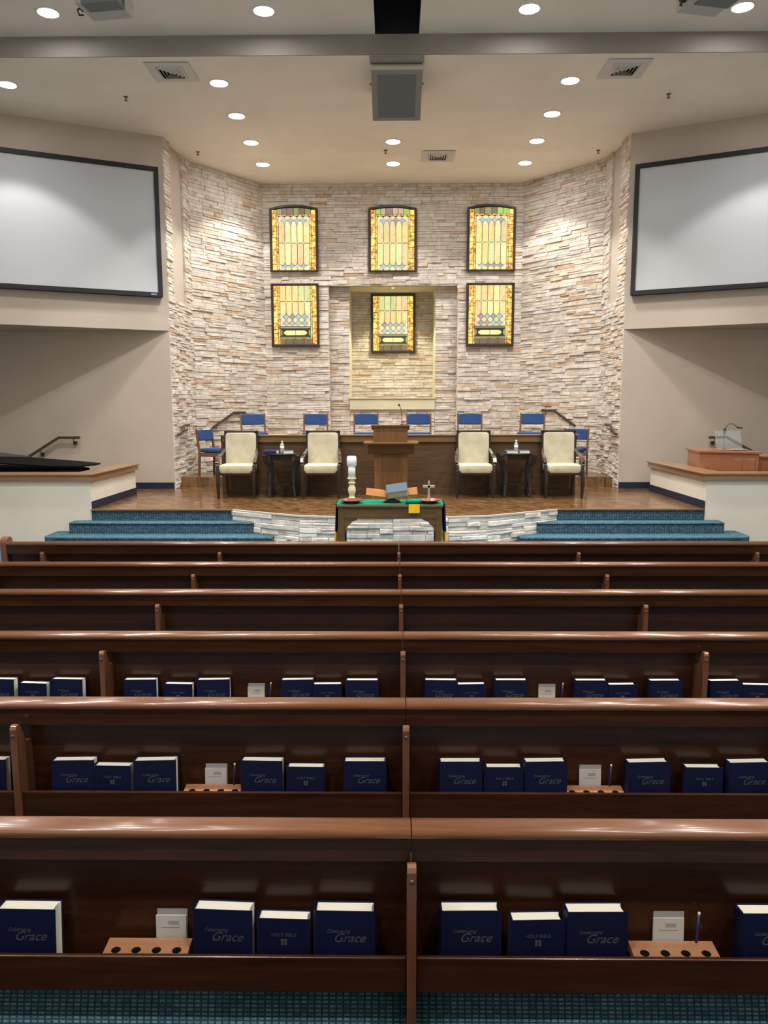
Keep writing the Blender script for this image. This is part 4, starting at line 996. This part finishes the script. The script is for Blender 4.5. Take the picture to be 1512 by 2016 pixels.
def bible_proto():
    t = make_book('pew_bible', .138, .173, .045, m_bookblue, m_pages, '', 'bible')
    me = merged('title', [(text_mesh('a', 'HOLY BIBLE', .0125, m_foil), Tr(0, -.0228, .126) @ F)], m_foil)
    o = bpy.data.objects.new('cover_title', me); C.objects.link(o); o.parent = t
    mb = MB()
    for a in (-1, 1):
        for c in (-1, 1): mb.box(a*.0045-.0035, a*.0045+.0035, -.0235, -.0225, .111+c*.0045-.0035, .111+c*.0045+.0035)
    mb.build('cover_emblem', m_foil, t); return t
hy, bi = hymnal_proto(), bible_proto(); used = {'H': False, 'B': False}
def holder_proto():
    t = thing('cup_holder', '', 'cup holder')
    W, D, Hh, hr = .112, .036, .022, .0125; mb = MB(); n = 16
    def rowf(z, flip):
        pass
    vs = []; fs = []
    cw = 2*W/4
    for k in range(4):
        cx = -W+cw*(k+.5); sq = []
        for i in range(n):
            a = 2*PI*i/n; ca, sa = math.cos(a), math.sin(a); m_ = max(abs(ca), abs(sa)); sq.append((cx+ca/m_*cw/2, sa/m_*D))
        b0 = len(vs); vs += [(p[0], p[1], Hh) for p in sq]
        vs += [(cx*.96+hr*math.cos(2*PI*i/n), hr*.9*math.sin(2*PI*i/n)-.006, Hh) for i in range(n)]
        vs += [(cx*.96+hr*math.cos(2*PI*i/n), hr*.9*math.sin(2*PI*i/n)-.006, .002) for i in range(n)]
        for i in range(n):
            j = (i+1) % n; fs.append((b0+i, b0+j, b0+n+j, b0+n+i))
    mb.add(vs, fs, smooth=False)
    mb.add([(-W, -D, 0), (W, -D, 0), (W, D, 0), (-W, D, 0), (-W, -D, Hh), (W, -D, Hh), (W, D, Hh), (-W, D, Hh)], [(0,3,2,1), (0,1,5,4), (1,2,6,5), (2,3,7,6), (3,0,4,7)])
    mb.build('wood_block', m_holder, t, fix=False)
    for k in range(4):
        mb = MB(); cx = (-W+cw*(k+.5))*.96
        vs = [(cx+hr*math.cos(2*PI*i/16), hr*.9*math.sin(2*PI*i/16)-.006, z_) for z_ in (Hh-.0005, .002) for i in range(16)]
        mb.add(vs, [(i, (i+1) % 16, 16+(i+1) % 16, 16+i) for i in range(16)]+[tuple(range(16, 32))])
        mb.build('cup_hole', m_hole, t, fix=False)  # near-black lining paints the shade inside each hole
    return t
def cards_proto():
    t = thing('offering_cards', '', 'cards')
    mb = MB(); mb.box(-.041, .041, 0, .006, 0, .155, T=Rx(-.06)); mb.build('rear_card', m_card2, t)
    mb = MB(); mb.box(-.043, .039, -.007, -.002, 0, .137, T=Rx(-.06)); mb.build('front_card', m_card, t)
    mb = MB(); mb.box(-.028, .022, -.0076, -.007, .103, .1055, T=Rx(-.06)); mb.box(-.010, .018, -.0076, -.007, .113, .123, T=Rx(-.06)); mb.build('printed_lines', m_card2, t)
    return t
def pencil_proto():
    t = thing('pencil', '', 'pencil')
    MB().tube([(0, 0, 0), (0, 0, .085)], .0036, 6).build('shaft', m_pencil, t)
    MB().lathe([(.0036, .085), (.0038, .092), (.001, .094)], n=8).build('end_cap', m_tip, t)
    return t
hp, cp, pp = holder_proto(), cards_proto(), pencil_proto(); uf = {'h': False, 'c': False, 'p': False}
DATA = {5: [('H', -.965), ('C', -.654, 1, 0), ('H', -.447), ('B', -.286), ('H', -.127), ('H', .204), ('B', .377), ('H', .532), ('C', .742, 1, 1), ('H', .985)],
        4: [('H', -1.525), ('H', -1.196), ('B', -1.048), ('H', -.889), ('C', -.673, 1, 1), ('H', -.488), ('B', -.325), ('H', -.103), ('H', .253), ('B', .413), ('H', .567), ('C', .748, 1, 1), ('H', .949), ('B', 1.151), ('H', 1.323)],
        3: [('H', -1.915), ('B', -1.748), ('H', -1.582), ('H', -1.225), ('B', -1.038), ('H', -.868), ('C', -.671, 1, 1), ('H', -.461), ('B', -.315), ('H', -.147), ('H', .233), ('B', .38), ('H', .572), ('C', .754, 1, 1), ('H', .955), ('B', 1.103), ('H', 1.312), ('H', 1.598), ('B', 1.748)]}
ORD = ['first', 'second', 'third', 'fourth', 'fifth', 'sixth', 'seventh', 'eighth', 'ninth', 'tenth']
def bay(x):
    for lo, hi, nm in ((-9, -1.385, 'outer left rack'), (-1.385, JX, 'inner left rack'), (JX, 1.475, 'inner right rack'), (1.475, 9, 'outer right rack')):
        if lo < x < hi: return nm
rb = random.Random(3)
for r_i, items in DATA.items():
    Y = ROWS[r_i]; cnt = {}
    for it in items:
        k, x = it[0], it[1]; by = bay(x)
        if k in 'HB':
            cnt[by] = cnt.get(by, 0)+1
            dp = .05 if k == 'H' else .045
            yb = Y-.076+dp/2+.006+rb.uniform(0, .006)
            src = hy if k == 'H' else bi
            o = src if not used[k] else dup(src, (x, yb, .439)); used[k] = True
            o.location = (x, yb, .4405)
            o.rotation_euler = (-.075 if k == 'H' else -.06, rb.uniform(-.008, .008), rb.uniform(-.05, .05))
            o['group'] = 'navy hymnals in the pew racks' if k == 'H' else 'navy pew bibles in the pew racks'
            o['label'] = ('thick navy hymnal, ' if k == 'H' else 'shorter navy bible, ')+ORD[cnt[by]-1]+' book from the left in the '+by+', '+RN[r_i]
        else:
            o = hp if not uf['h'] else dup(hp, (0, 0, 0)); uf['h'] = True
            o.location = (x, Y-.039, .493); o.rotation_euler = (.10, 0, 0); o['label'] = 'light wood four-hole communion cup holder in the %s, %s' % (by, RN[r_i]); o['group'] = 'communion cup holders'
            o = cp if not uf['c'] else dup(cp, (0, 0, 0)); uf['c'] = True
            o.location = (x+(.0 if r_i < 5 else (-.0 if x > 0 else .055)), Y+.004, .4395); o['label'] = 'stack of white offering cards in the %s, %s' % (by, RN[r_i]); o['group'] = 'offering cards in the racks'
            if it[3]:
                o = pp if not uf['p'] else dup(pp, (0, 0, 0)); uf['p'] = True
                o.location = (x+.068, Y-.010, .51); o.rotation_euler = (-.05, .06, 0); o['label'] = 'short navy pencil standing in the cup holder of the %s, %s' % (by, RN[r_i]); o['group'] = 'pencils in the cup holders'
bpy.context.view_layer.update()
